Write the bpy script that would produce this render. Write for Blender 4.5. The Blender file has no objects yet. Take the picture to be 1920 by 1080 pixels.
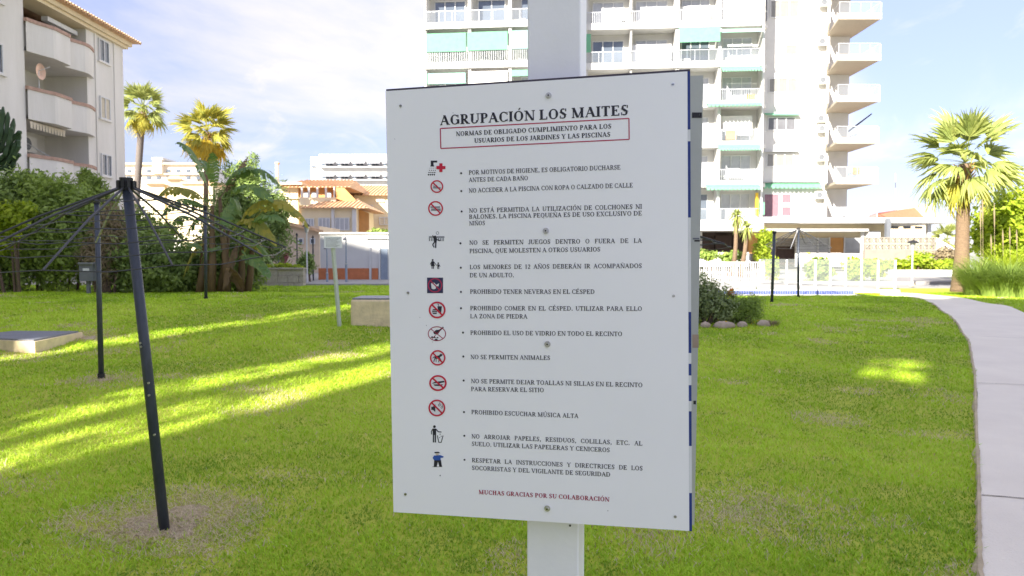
import bpy, math, random
import numpy as np
from mathutils import Vector, Matrix, noise
from mathutils.geometry import delaunay_2d_cdt
random.seed(7); rng = np.random.default_rng(7)
SC = bpy.context.scene; COL = SC.collection
# ------------------------------------------------------------------ camera, sky, sun, exposure
F = 1387.0; CAMZ = 1.6; PITCH = math.atan(60 / F)
cd = bpy.data.cameras.new('camera'); cam = bpy.data.objects.new('camera', cd); COL.objects.link(cam); SC.camera = cam
cam.location = (0, 0, CAMZ); cam.rotation_euler = (math.pi / 2 - PITCH, 0, 0)
cd.sensor_width = 36; cd.lens = 36 * F / 1920; cd.clip_end = 3000; cd.clip_start = .05
cd.dof.use_dof = True; cd.dof.focus_distance = 1.5; cd.dof.aperture_fstop = 14
SUN_EL = math.radians(26); SUN_H = Vector((.52, .854, 0)).normalized()      # light travels this way
SUN_D = Vector((SUN_H.x * math.cos(SUN_EL), SUN_H.y * math.cos(SUN_EL), -math.sin(SUN_EL)))
W = bpy.data.worlds.new('World'); SC.world = W; W.use_nodes = True
nt = W.node_tree; nt.nodes.clear(); N = nt.nodes.new; L = nt.links.new
sky = N('ShaderNodeTexSky'); sky.sky_type = 'NISHITA'; sky.sun_disc = False; sky.sun_elevation = SUN_EL
sky.sun_rotation = math.atan2(-SUN_H.x, -SUN_H.y) % (2 * math.pi); sky.air_density = 1.0; sky.dust_density = .15; sky.ozone_density = 1.6
bg = N('ShaderNodeBackground'); bg.inputs[1].default_value = .104; out = N('ShaderNodeOutputWorld')
tc = N('ShaderNodeTexCoord'); sp = N('ShaderNodeSeparateXYZ'); L(tc.outputs['Generated'], sp.inputs[0])
def M_(op, a, b=None, c=None, tree=None):
    n = (tree or nt).nodes.new('ShaderNodeMath'); n.operation = op
    for i, q in enumerate((a, b, c)):
        if q is None: continue
        if isinstance(q, (int, float)): n.inputs[i].default_value = q
        else: (tree or nt).links.new(q, n.inputs[i])
    return n.outputs[0]
zz = M_('ADD', M_('MAXIMUM', sp.outputs[2], 0.0), .16)
cx = M_('DIVIDE', sp.outputs[0], zz); cy = M_('DIVIDE', sp.outputs[1], zz)
cmb = N('ShaderNodeCombineXYZ'); L(cx, cmb.inputs[0]); L(cy, cmb.inputs[1])
def cloud(scale, seed, lo, hi, stretch=(1, 1, 1), rot=0, detail=9, dist=.6, rough=.58):
    mp = N('ShaderNodeMapping'); mp.inputs['Scale'].default_value = stretch; mp.inputs['Location'].default_value = (seed, seed * .7, 0); mp.inputs['Rotation'].default_value = (0, 0, rot)
    L(cmb.outputs[0], mp.inputs[0]); n = N('ShaderNodeTexNoise'); n.inputs['Scale'].default_value = scale; n.inputs['Detail'].default_value = detail
    n.inputs['Distortion'].default_value = dist; n.inputs['Roughness'].default_value = rough; L(mp.outputs[0], n.inputs['Vector'])
    r = N('ShaderNodeMapRange'); r.interpolation_type = 'SMOOTHSTEP'; r.inputs[1].default_value = lo; r.inputs[2].default_value = hi; L(n.outputs[0], r.inputs[0]); return r.outputs[0]
c1 = cloud(.62, 3.3, .42, .66, (1, .7, 1), .4); c2 = cloud(2.1, 9.1, .56, .8, (1, .55, 1), -.5, 10, 1.2)
cc = M_('MINIMUM', M_('ADD', M_('MULTIPLY', c1, .85), M_('MULTIPLY', c2, .6)), 1.0)
mx = N('ShaderNodeMix'); mx.data_type = 'RGBA'; L(M_('ADD', M_('MULTIPLY', cc, .70), .28), mx.inputs[0])
tint = N('ShaderNodeMix'); tint.data_type = 'RGBA'; tint.blend_type = 'MULTIPLY'; tint.inputs[0].default_value = 1; L(sky.outputs[0], tint.inputs[6]); tint.inputs[7].default_value = (.36, .375, .56, 1)
L(tint.outputs[2], mx.inputs[6]); lum = N('ShaderNodeRGBToBW'); L(sky.outputs[0], lum.inputs[0]); lm = M_('ADD', M_('MULTIPLY', lum.outputs[0], .40), 1.7)   # clouds follow the sky's own brightness
cl = N('ShaderNodeCombineColor'); L(M_('MULTIPLY', lm, 1.0), cl.inputs[0]); L(M_('MULTIPLY', lm, .93), cl.inputs[1]); L(M_('MULTIPLY', lm, .93), cl.inputs[2]); L(cl.outputs[0], mx.inputs[7])
fz = M_('MINIMUM', M_('ADD', M_('MULTIPLY', M_('MAXIMUM', sp.outputs[2], 0.0), 1.05), .42), 1.0)
vmx = N('ShaderNodeVectorMath'); vmx.operation = 'SCALE'; L(mx.outputs[2], vmx.inputs[0]); L(fz, vmx.inputs['Scale']); L(vmx.outputs[0], bg.inputs[0]); L(bg.outputs[0], out.inputs[0])
sl = bpy.data.lights.new('sun', 'SUN'); sl.energy = 2.6; sl.angle = math.radians(.53); sl.color = (1, .94, .82)
so = bpy.data.objects.new('sun', sl); COL.objects.link(so); so.location = (-20, -30, 40); so.rotation_euler = SUN_D.to_track_quat('-Z', 'Y').to_euler()
vs = SC.view_settings; vs.view_transform = 'Standard'; vs.look = 'None'; vs.gamma = 1; vs.use_curve_mapping = False; vs.exposure = 2.5
SC.cycles.use_denoising = True; SC.cycles.max_bounces = 6; SC.cycles.transparent_max_bounces = 8; SC.cycles.sample_clamp_indirect = 6
# ------------------------------------------------------------------ projection helpers (find where photographed points stand)
cp, sn = math.cos(PITCH), math.sin(PITCH)
def ray(px, py):
    a, b = (px - 960) / F, -(py - 540) / F
    return Vector((a, cp + b * sn, -sn + b * cp))
def at(px, py, Y):
    r = ray(px, py); return Vector((0, 0, CAMZ)) + r * (Y / r.y)
def pw(xs, ys):
    xs = np.array(xs, float); ys = np.array(ys, float); m = np.gradient(ys, xs)
    def fn(x):
        x = np.clip(x, xs[0], xs[-1] - 1e-6); i = np.clip(np.searchsorted(xs, x, 'right') - 1, 0, len(xs) - 2)
        h = xs[i + 1] - xs[i]; t = (x - xs[i]) / h
        return (2*t**3-3*t**2+1)*ys[i] + (t**3-2*t**2+t)*h*m[i] + (-2*t**3+3*t**2)*ys[i+1] + (t**3-t**2)*h*m[i+1]
    return fn
gl = pw([-80, 0, 4, 8.3, 12, 16, 22, 30, 60, 120, 400], [0, 0, 0, .21, .40, .57, .55, .58, 1.0, 2, 3])
gr = pw([-80, 0, 4, 9, 14.7, 21, 28, 40, 60, 120, 400], [0, 0, 0, .08, .2, .29, .25, .5, 1.0, 1.5, 2])
def g(x, y):
    x = np.asarray(x, float); y = np.asarray(y, float)
    t = np.clip((x + 5) / 10, 0, 1); t = t * t * (3 - 2 * t)
    b = gl(y) * (1 - t) + gr(y) * t
    w = np.clip((26 - y) / 6, 0, 1) * np.clip((y + 2) / 3, 0, 1)
    return b + w * .016 * (np.sin(x * 1.3 + 1.1 * np.sin(y * .9)) + np.sin(y * 1.7 + .8 * np.sin(x * 1.1)))
def gz(x, y): return float(g(x, y))
def ground(px, py):
    r = ray(px, py); o = Vector((0, 0, CAMZ)); t = 2.0
    while t < 200:
        p = o + r * t
        if p.z < gz(p.x, p.y): break
        t += .05
    return Vector((p.x, p.y, gz(p.x, p.y)))
# ------------------------------------------------------------------ materials
def mat(name, rgb, rough=.7, var=.10, scale=6, bump=0, bscale=40, metal=0, spec=.4, rgb2=None, attr=False, trans=0, alpha=1, stretch=(1, 1, 1), detail=5):
    m = bpy.data.materials.new(name); m.use_nodes = True; t = m.node_tree; b = t.nodes['Principled BSDF']
    b.inputs['Roughness'].default_value = rough; b.inputs['Metallic'].default_value = metal; b.inputs['Specular IOR Level'].default_value = spec
    c0 = rgb; c1 = rgb2 or tuple(min(1, c * (1 - var)) for c in rgb)
    if rgb2 is None: c0 = tuple(min(1, c * (1 + var)) for c in rgb)
    co = t.nodes.new('ShaderNodeTexCoord'); mp = t.nodes.new('ShaderNodeMapping'); mp.inputs['Scale'].default_value = stretch; t.links.new(co.outputs['Object'], mp.inputs[0])
    n = t.nodes.new('ShaderNodeTexNoise'); n.inputs['Scale'].default_value = scale; n.inputs['Detail'].default_value = detail; n.inputs['Roughness'].default_value = .6; t.links.new(mp.outputs[0], n.inputs['Vector'])
    mr = t.nodes.new('ShaderNodeMapRange'); mr.inputs[1].default_value = .32; mr.inputs[2].default_value = .68; t.links.new(n.outputs[0], mr.inputs[0])
    fac = mr.outputs[0]
    if attr:
        a = t.nodes.new('ShaderNodeAttribute'); a.attribute_name = 'rnd'
        fac = M_('ADD', M_('MULTIPLY', fac, .45, tree=t), M_('MULTIPLY', a.outputs['Fac'], .55, tree=t), tree=t)
    x = t.nodes.new('ShaderNodeMix'); x.data_type = 'RGBA'; t.links.new(fac, x.inputs[0]); x.inputs[6].default_value = (*c0, 1); x.inputs[7].default_value = (*c1, 1)
    t.links.new(x.outputs[2], b.inputs['Base Color'])
    if bump:
        n2 = t.nodes.new('ShaderNodeTexNoise'); n2.inputs['Scale'].default_value = bscale; n2.inputs['Detail'].default_value = 6; t.links.new(mp.outputs[0], n2.inputs['Vector'])
        bp = t.nodes.new('ShaderNodeBump'); bp.inputs['Strength'].default_value = min(1, bump); bp.inputs['Distance'].default_value = .02; t.links.new(n2.outputs[0], bp.inputs['Height']); t.links.new(bp.outputs[0], b.inputs['Normal'])
    o = t.nodes['Material Output']
    if trans:
        tr = t.nodes.new('ShaderNodeBsdfTranslucent'); t.links.new(x.outputs[2], tr.inputs[0]); ms = t.nodes.new('ShaderNodeMixShader'); ms.inputs[0].default_value = trans
        t.links.new(b.outputs[0], ms.inputs[1]); t.links.new(tr.outputs[0], ms.inputs[2]); t.links.new(ms.outputs[0], o.inputs[0])
    if alpha < 1:
        tp = t.nodes.new('ShaderNodeBsdfTransparent'); ms = t.nodes.new('ShaderNodeMixShader'); ms.inputs[0].default_value = alpha
        t.links.new(tp.outputs[0], ms.inputs[1]); t.links.new(b.outputs[0], ms.inputs[2]); t.links.new(ms.outputs[0], o.inputs[0])
    return m
MT = dict(
    white=mat('white_plaster', (.62, .61, .585), .8, .04, 1.5, .15, 30), whitepaint=mat('white_metal_paint', (.66, .66, .65), .35, .03),
    cream=mat('cream_plaster', (.78, .66, .44), .8, .06, 1.2, .15, 30), beige=mat('beige_plaster', (.68, .55, .40), .8, .06, 1.2),
    lwall=mat('old_white_plaster', (.80, .77, .71), .85, .08, 1.1, .25, 18, rgb2=(.70, .67, .60), stretch=(1, 1, .22), detail=9), block=mat('pierced_block_concrete', (.27, .24, .20), .85, .12, 2), soffit=mat('soffit_paint', (.46, .40, .32), .85, .05),  # soffit tone holds the shade and warm bounce under the balconies
    coping_pale=mat('dish_paint', (.74, .50, .36), .5, .3, 3), coping=mat('brick_coping', (.46, .30, .23), .85, .15, 6, .2), tile=mat('roof_tile', (.66, .43, .25), .85, .2, 5, .3, 20), redroof=mat('red_roof', (.48, .16, .09), .8, .1),
    terra=mat('terracotta_dado', (.50, .17, .07), .7, .12, 5), glass=mat('window_glass', (.10, .12, .15), .08, .2, .6, spec=.8), greyglass=mat('curtained_glass', (.42, .43, .45), .15, .12, 2, spec=.7),
    sunglass=mat('sunlit_window_glass', (.155, .155, .17), .2, .15, 2, spec=.4), palewin=mat('sunlit_pale_blind', (.235, .23, .22), .6, .08, 3), pink=mat('pink_curtain', (.27, .15, .18), .6, .2, 3, stretch=(6, 1, 1)), awn=mat('green_awning', (.24, .56, .36), .8, .08, 3, trans=.35), awnpale=mat('pale_green_awning', (.35, .66, .52), .8, .05, 3, trans=.3),
    creamawn=mat('cream_awning', (.62, .55, .42), .8, .1, 8), rail=mat('railing_metal', (.52, .53, .54), .4, .05, metal=.3), pale_glass=mat('balcony_glass', (.40, .44, .48), .1, .03, alpha=.12, spec=.8),
    fence_glass=mat('frosted_fence_glass', (.34, .37, .36), .2, .03, 2, alpha=.18, spec=.7),
    acw=mat('ac_casing', (.70, .68, .62), .5, .05), dark=mat('dark_metal', (.050, .060, .085), .42, .3, 22, .12, 60, rgb2=(.028, .036, .052), spec=.5, stretch=(1, 1, .3)), darkwire=mat('dark_wire', (.05, .05, .055), .5, .1),
    black=mat('black_plastic', (.02, .02, .022), .5, .1), steel=mat('steel', (.55, .55, .56), .3, .1, 60, metal=.9),
    post=mat('sign_post_paint', (.84, .84, .88), .42, .04, 5, .04, 60), board=mat('sign_board_back', (.46, .48, .44), .6, .06, 6, .08, 40), sheet=mat('printed_sheet', (.89, .89, .93), .3, .018, 2.2, spec=.5),
    bluetape=mat('blue_edge_tape', (.012, .035, .21), .35, .15, 20), whitetape=mat('white_edge_tape', (.68, .69, .72), .5, .05, 20), browntape=mat('brown_tape', (.36, .28, .21), .6, .12, 30), topedge=mat('dark_board_edge', (.06, .05, .08), .6, .3, 20),
    ink=mat('black_ink', (.022, .022, .035), .5, .1), red=mat('red_ink', (.55, .015, .05), .5, .08), maroon=mat('maroon_ink', (.42, .03, .09), .5, .08), wine=mat('dark_red_ink', (.32, .015, .06), .5, .08),
    greyink=mat('grey_ink', (.24, .25, .28), .5, .1), navy=mat('navy_ink', (.035, .035, .10), .5, .1), blueink=mat('blue_ink', (.03, .10, .42), .5, .1), whiteink=mat('white_ink', (.75, .75, .78), .5, .02),
    stone=mat('block_stone', (.40, .36, .31), .9, .18, 9, .5, 30), rock=mat('rock', (.45, .36, .27), .9, .2, 6, .6, 14), creamstone=mat('cream_concrete', (.74, .60, .38), .9, .14, 7, .5, 25), lid=mat('steel_lid', (.20, .21, .25), .45, .15, 9, metal=.3),
    trunk=mat('palm_trunk', (.20, .135, .085), .95, .3, 14, .8, 30, stretch=(1, 1, 3)), trunk2=mat('palm_trunk_grey', (.17, .145, .13), .95, .25, 14, .8, 30, stretch=(1, 1, 3)), bark=mat('bark', (.14, .10, .07), .95, .3, 14, .6),
    frond=mat('palm_frond', (.52, .54, .16), .6, rgb2=(.20, .27, .07), scale=3, attr=True, trans=.35), frondmix=mat('palm_frond_gold_green', (.62, .52, .07), .6, rgb2=(.30, .34, .07), scale=3, attr=True, trans=.4), frondy=mat('palm_frond_yellow', (.75, .52, .04), .6, rgb2=(.45, .38, .06), scale=3, attr=True, trans=.4), dryfrond=mat('dry_frond', (.42, .26, .07), .8, rgb2=(.22, .13, .05), scale=3, attr=True, trans=.2),  # gold and yellow fronds hold low sunlight besides their dry colour
    leafd=mat('dark_leaf', (.11, .19, .05), .55, rgb2=(.36, .47, .12), scale=1.2, attr=True, trans=.25), leafm=mat('mid_leaf', (.15, .24, .05), .55, rgb2=(.40, .52, .10), scale=1.5, attr=True, trans=.3), leafb=mat('bright_leaf', (.20, .32, .02), .55, rgb2=(.50, .58, .04), scale=1.5, attr=True, trans=.4),
    leafb2=mat('grey_green_leaf', (.16, .22, .09), .6, rgb2=(.40, .46, .20), scale=3, attr=True, trans=.3), leafdry=mat('dry_twigs', (.20, .15, .09), .8, rgb2=(.34, .27, .16), scale=2, attr=True, trans=.1), banana=mat('banana_leaf', (.08, .19, .05), .4, rgb2=(.24, .33, .08), scale=2, attr=True, trans=.35, spec=.5), bananay=mat('yellowed_banana_leaf', (.55, .44, .07), .5, rgb2=(.24, .28, .06), scale=2, attr=True, trans=.4), bananabr=mat('brown_banana_leaf', (.26, .17, .08), .7, rgb2=(.13, .09, .05), scale=3, attr=True, trans=.2),
    cactus=mat('cactus_skin', (.045, .085, .035), .6, .25, 5), flower=mat('orange_petal', (.80, .27, .03), .6, .1), yellow=mat('yellow_paint', (.72, .45, .03), .6, .1),
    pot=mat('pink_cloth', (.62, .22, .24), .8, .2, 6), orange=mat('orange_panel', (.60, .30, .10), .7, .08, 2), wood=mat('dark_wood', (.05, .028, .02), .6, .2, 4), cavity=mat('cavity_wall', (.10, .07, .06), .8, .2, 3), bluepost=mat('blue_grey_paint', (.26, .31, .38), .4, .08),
    stick=mat('greenish_white_paint', (.50, .54, .46), .6, .08, 12), plate=mat('small_plate', (.78, .79, .82), .5, .04), bluetile=mat('blue_pool_tile', (.09, .12, .33), .25, .2, 30), boxgrey=mat('grey_box', (.16, .17, .19), .5, .1), tank=mat('grey_rail', (.36, .36, .38), .6, .1))
# ------------------------------------------------------------------ mesh + object helpers
class MB:
    def __init__(s, M=None): s.v = []; s.f = []; s.mi = []; s.M = M; s.cur = 0
    def add(s, vs, fs):
        o = len(s.v); M = s.M
        s.v += [tuple(M @ Vector(v)) if M else tuple(v) for v in vs]
        s.f += [tuple(i + o for i in q) for q in fs]; s.mi += [s.cur] * len(fs); return s
    def box(s, x0, x1, y0, y1, z0, z1):
        x0, x1 = sorted((x0, x1)); y0, y1 = sorted((y0, y1)); z0, z1 = sorted((z0, z1))
        return s.add([(x, y, z) for x in (x0, x1) for y in (y0, y1) for z in (z0, z1)], [(0, 1, 3, 2), (4, 6, 7, 5), (0, 4, 5, 1), (2, 3, 7, 6), (0, 2, 6, 4), (1, 5, 7, 3)])
    def pbox(s, a, b, c, d, Y, dep):                      # front face seen at pixel box a..b, c..d standing at distance Y
        p = at(a, c, Y); q = at(b, d, Y); return s.box(p.x, q.x, Y, Y + dep, q.z, p.z)
    def hexa(s, p): return s.add(p, [(0, 1, 2, 3), (7, 6, 5, 4), (0, 4, 5, 1), (1, 5, 6, 2), (2, 6, 7, 3), (3, 7, 4, 0)])
    def tube(s, pts, rad, n=8, cap=True):
        pts = [Vector(p) for p in pts]; rad = [rad] * len(pts) if isinstance(rad, (int, float)) else list(rad)
        vs = []; up = Vector((0, 0, 1)); a = None
        for i, p in enumerate(pts):
            d = (pts[min(i + 1, len(pts) - 1)] - pts[max(i - 1, 0)]).normalized()
            if a is None:
                a = d.cross(up if abs(d.z) < .95 else Vector((1, 0, 0))).normalized()
            else: a = (a - d * a.dot(d)).normalized()
            b = d.cross(a)
            vs += [p + (a * math.cos(2 * math.pi * k / n) + b * math.sin(2 * math.pi * k / n)) * rad[i] for k in range(n)]
        fs = [(i * n + k, i * n + (k + 1) % n, (i + 1) * n + (k + 1) % n, (i + 1) * n + k) for i in range(len(pts) - 1) for k in range(n)]
        if cap: fs += [tuple(range(n))[::-1], tuple((len(pts) - 1) * n + k for k in range(n))]
        return s.add(vs, fs)
    def prism(s, pts, z0, z1):
        n = len(pts); return s.add([(x, y, z0) for x, y in pts] + [(x, y, z1) for x, y in pts], [tuple(range(n))[::-1], tuple(range(n, 2 * n))] + [(k, (k + 1) % n, n + (k + 1) % n, n + k) for k in range(n)])
    def mesh(s, name, m, smooth=False, org=(0, 0, 0), rnd=None):
        me = bpy.data.meshes.new(name); ox, oy, oz = org
        me.from_pydata([(x - ox, y - oy, z - oz) for x, y, z in s.v], [], s.f)
        for k in (m if isinstance(m, (list, tuple)) else [m]): me.materials.append(k)
        if isinstance(m, (list, tuple)): me.polygons.foreach_set('material_index', s.mi)
        if smooth: me.polygons.foreach_set('use_smooth', [True] * len(me.polygons))
        if rnd is not None: me.attributes.new('rnd', 'FLOAT', 'POINT').data.foreach_set('value', np.asarray(rnd, np.float32))
        me.update(); return me
def tag(o, label=None, cat=None, group=None, kind=None):
    for k, v in (('label', label), ('category', cat), ('group', group), ('kind', kind)):
        if v: o[k] = v
    return o
WL = {}
def thing(name, label, cat, loc=(0, 0, 0), group=None):
    o = bpy.data.objects.new(name, None); COL.objects.link(o); o.location = loc; o.empty_display_size = .2; WL[o.name] = Vector(loc); return tag(o, label, cat, group)
def link(name, me, parent=None, loc=(0, 0, 0), rot=(0, 0, 0), scale=(1, 1, 1)):
    o = bpy.data.objects.new(name, me); COL.objects.link(o); o.parent = parent; o.location = loc; o.rotation_euler = rot; o.scale = scale
    WL[o.name] = (WL[parent.name] if parent else Vector()) + Vector(loc); return o
def part(name, mb, m, parent, smooth=False, rnd=None):    # mb in world coordinates
    return link(name, mb.mesh(name, m, smooth, WL[parent.name], rnd), parent)
def struct(name, mb, m, smooth=False): return tag(link(name, mb.mesh(name, m, smooth)), kind='structure')
def rotz(a): return Matrix.Rotation(a, 4, 'Z')
def mesh_np(name, V, Fc, m, rnd=None, smooth=False):
    me = bpy.data.meshes.new(name); V = np.asarray(V, np.float32); Fc = np.asarray(Fc, np.int32); k = Fc.shape[1]
    me.vertices.add(len(V)); me.vertices.foreach_set('co', V.ravel()); me.loops.add(Fc.size); me.loops.foreach_set('vertex_index', Fc.ravel())
    me.polygons.add(len(Fc)); me.polygons.foreach_set('loop_start', np.arange(0, Fc.size, k, dtype=np.int32))
    me.materials.append(m)
    if smooth: me.polygons.foreach_set('use_smooth', np.ones(len(Fc), bool))
    if rnd is not None: me.attributes.new('rnd', 'FLOAT', 'POINT').data.foreach_set('value', np.asarray(rnd, np.float32))
    me.update(calc_edges=True); return me
# ------------------------------------------------------------------ ground, lawn, path, pool deck
def sheet(name, xs, ys, dz, m, keep=None):
    X, Y = np.meshgrid(xs, ys); Z = g(X, Y) + dz; V = np.stack([X, Y, Z], -1).reshape(-1, 3); nx = len(xs); ny = len(ys)
    i = (np.arange(ny - 1)[:, None] * nx + np.arange(nx - 1)[None]).ravel(); Fc = np.stack([i, i + 1, i + nx + 1, i + nx], 1)
    if keep is not None: Fc = Fc[keep(V[Fc].mean(1))]
    return tag(link(name, mesh_np(name, V, Fc, m, smooth=True)), kind='structure')
soil = mat('dry_soil', (.46, .38, .25), .95, .2, 3, .4); paving = mat('pale_paving', (.34, .33, .31), .85, .08, 2, .2)
sheet('ground', np.r_[-900, -400, -200, -100, np.arange(-60, 61, 2.0), 100, 200, 400, 900], np.r_[-300, -100, np.arange(-60, 101, 2.0), 120, 200, 400, 1500], -.06, paving)
pathL = [(1843, 1300), (1841, 1080), (1838, 900), (1829, 700), (1817, 640), (1798, 610), (1762, 580), (1732, 563), (1700, 557), (1650, 554.5)]
PL = [ground(*p) for p in pathL]; PL[0].x = PL[1].x - (PL[2].x - PL[1].x) * 1.2; PL[0].y = 1.2
PR = []
for i, p in enumerate(PL[:6]):
    q = PL[min(i + 1, 5)] - PL[max(i - 1, 0)]; nrm = Vector((q.y, -q.x, 0)).normalized(); PR.append(p + nrm * 1.9)
PR[-1] = ground(1930, 592); PR += [ground(*p) for p in ((1880, 573), (1825, 564), (1765, 555), (1700, 549.5), (1650, 549))]
P0 = (PL[0] + Vector((-3.2, -6, 0)), PR[0] + Vector((-3.2, -6, 0)))
pathpoly = np.array([(p.x, p.y) for p in [P0[0]] + PL + PR[::-1] + [P0[1]]])
def inside(P, poly):
    x, y = P[:, 0], P[:, 1]; r = np.zeros(len(P), bool); n = len(poly)
    for i in range(n):
        x0, y0 = poly[i]; x1, y1 = poly[(i + 1) % n]
        c = ((y0 > y) != (y1 > y)) & (x < (x1 - x0) * (y - y0) / (y1 - y0 + 1e-12) + x0); r ^= c
    return r
LAWN_FAR = 23.6
def lawn_keep(P):
    far = np.where(P[:, 0] < 4, 26.0 + .0 * P[:, 0], np.where(P[:, 0] < 12.2, 24.4, 30.5)); return (P[:, 1] < far)
lawnm = mat('lawn_thatch', (.36, .44, .03), .95, rgb2=(.44, .46, .06), scale=1.3, bump=.6, bscale=60, detail=8)
sheet('lawn', np.arange(-30, 30.1, .4), np.arange(-8, 31, .4), 0, lawnm, lawn_keep)
# path: cut from a fine strip by interpolation between both edges
def strip(name, A, B, dz, m, na=10, sub=6, thick=.03):
    A2 = []; B2 = []
    for i in range(len(A) - 1):
        for k in range(sub): t = k / sub; A2.append(A[i].lerp(A[i + 1], t)); B2.append(B[i].lerp(B[i + 1], t))
    A2.append(A[-1]); B2.append(B[-1]); mb = MB(); vs = []
    for a, b in zip(A2, B2):
        j = noise.noise(Vector((a.x * 3, a.y * 3, 0))) * .035
        for k in range(na + 1):
            p = a.lerp(b, k / na + (j / 2 if k == 0 else 0)); vs.append((p.x, p.y, gz(p.x, p.y) + dz))
    n = na + 1; fs = [(i * n + k, i * n + k + 1, (i + 1) * n + k + 1, (i + 1) * n + k) for i in range(len(A2) - 1) for k in range(na)]
    o = len(vs)
    for i in range(len(A2)): x, y, z = vs[i * n]; vs.append((x - .002, y, z - .08))
    fs += [(i * n, (i + 1) * n, o + i + 1, o + i) for i in range(len(A2) - 1)]
    mb.add(vs, fs); return struct(name, mb, m)
concrete = mat('path_concrete', (.82, .76, .63), .88, .2, 1.1, .5, 70, rgb2=(.74, .68, .565), detail=14)
strip('path', [P0[0]] + PL, [P0[1]] + PR, .022, concrete)
def soil_patch(c, rx, ry, sd):
    n = 40; V = [(c.x, c.y, gz(c.x, c.y) + .006)]; Fc = []
    for j in (.5, 1.0):
        for k in range(n):
            a = k * 2 * math.pi / n; w = 1 + .55 * noise.noise(Vector((math.cos(a) * 1.5, math.sin(a) * 1.5, sd))) + .45 * noise.noise(Vector((math.cos(a) * 6, math.sin(a) * 6, sd))); x = c.x + rx * j * w * math.cos(a); y = c.y + ry * j * w * math.sin(a); V.append((x, y, gz(x, y) + (.006 if j < 1 else .001)))
    Fc = [(0, 1 + k, 1 + (k + 1) % n) for k in range(n)] + [(1 + k, 1 + n + k, 1 + n + (k + 1) % n, 1 + (k + 1) % n) for k in range(n)]
    mb = MB(); mb.add(V, Fc); struct('soil_patch', mb, soil, True)
for k_, (px_, py_, rx_, ry_) in enumerate(((322, 985, .24, .2), (190, 712, .10, .1), (150, 634, .3, .2))): soil_patch(ground(px_, py_), rx_, ry_, k_ * 3.7)
groove = mat('path_joint_dirt', (.22, .19, .16), .95, .3, 20)
for (pa_, pb_) in (((1832, 722), (1990, 730)), ((1812, 632), (1990, 640)), ((1840, 935), (2010, 950))):       # cross joints in the concrete
    a = ground(*pa_); b = ground(*pb_); v_ = []
    for i in range(25):
        p = a.lerp(b, i / 24); z = gz(p.x, p.y) + .0265; j = .012 * noise.noise(Vector((p.x * 9, p.y * 9, 3))); v_ += [(p.x, p.y - .007 + j, z), (p.x, p.y + .007 + j, z)]
    mb = MB(); mb.add(v_, [(2 * i, 2 * i + 1, 2 * i + 3, 2 * i + 2) for i in range(24)]); struct('path_joint', mb, groove)
v_ = []; n_ = 0
for i in range(len(PL) - 2):                                   # soil showing along the trimmed lawn edge
    for k in range(24):
        p = PL[i].lerp(PL[i + 1], k / 24); w = .004 + .05 * abs(noise.noise(Vector((p.x * 5, p.y * 5, 1)))); zq_ = gz(p.x, p.y); v_ += [(p.x - w - .022, p.y, zq_ + .004), (p.x - .02, p.y, zq_ + .028), (p.x - .002 + w * .3, p.y, zq_ + .0275)]; n_ += 1
mb = MB(); mb.add(v_, [(3 * i + q, 3 * i + 1 + q, 3 * i + 4 + q, 3 * i + 3 + q) for i in range(n_ - 1) for q in (0, 1)]); struct('soil_edge', mb, soil)
# ------------------------------------------------------------------ grass blades
def vnoise(x, y, s, seed=0):
    xi = x * s + seed * 17.3; yi = y * s + seed * 9.1
    a = np.sin(xi * 1.0 + 1.7 * np.sin(yi * .83 + seed)) + np.sin(yi * 1.27 + 1.3 * np.sin(xi * .71)) + .6 * np.sin(xi * 2.3 + yi * 1.9 + seed) + .5 * np.sin(-xi * 3.1 + yi * 2.7)
    return a / 3.1
def h01(x, y, n):                                           # smooth value noise on a lattice
    tab = np.random.default_rng(n).random((256, 256)); ix = np.floor(x).astype(int); iy = np.floor(y).astype(int); fx = x - ix; fy = y - iy; fx = fx * fx * (3 - 2 * fx); fy = fy * fy * (3 - 2 * fy)
    T = lambda a, b: tab[a % 256, b % 256]
    return (T(ix, iy) * (1 - fx) + T(ix + 1, iy) * fx) * (1 - fy) + (T(ix, iy + 1) * (1 - fx) + T(ix + 1, iy + 1) * fx) * fy
BARE = [(ground(322, 985), .50, 1.0), (ground(190, 712), .42, .55), (ground(1560, 790), .28, .55), (ground(1380, 960), .55, .45), (ground(1230, 1010), .3, .35), (ground(250, 1010), .22, .6), (ground(1765, 745), .3, .4), (ground(150, 630), .5, .9), (ground(40, 668), .55, .5)]
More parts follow.
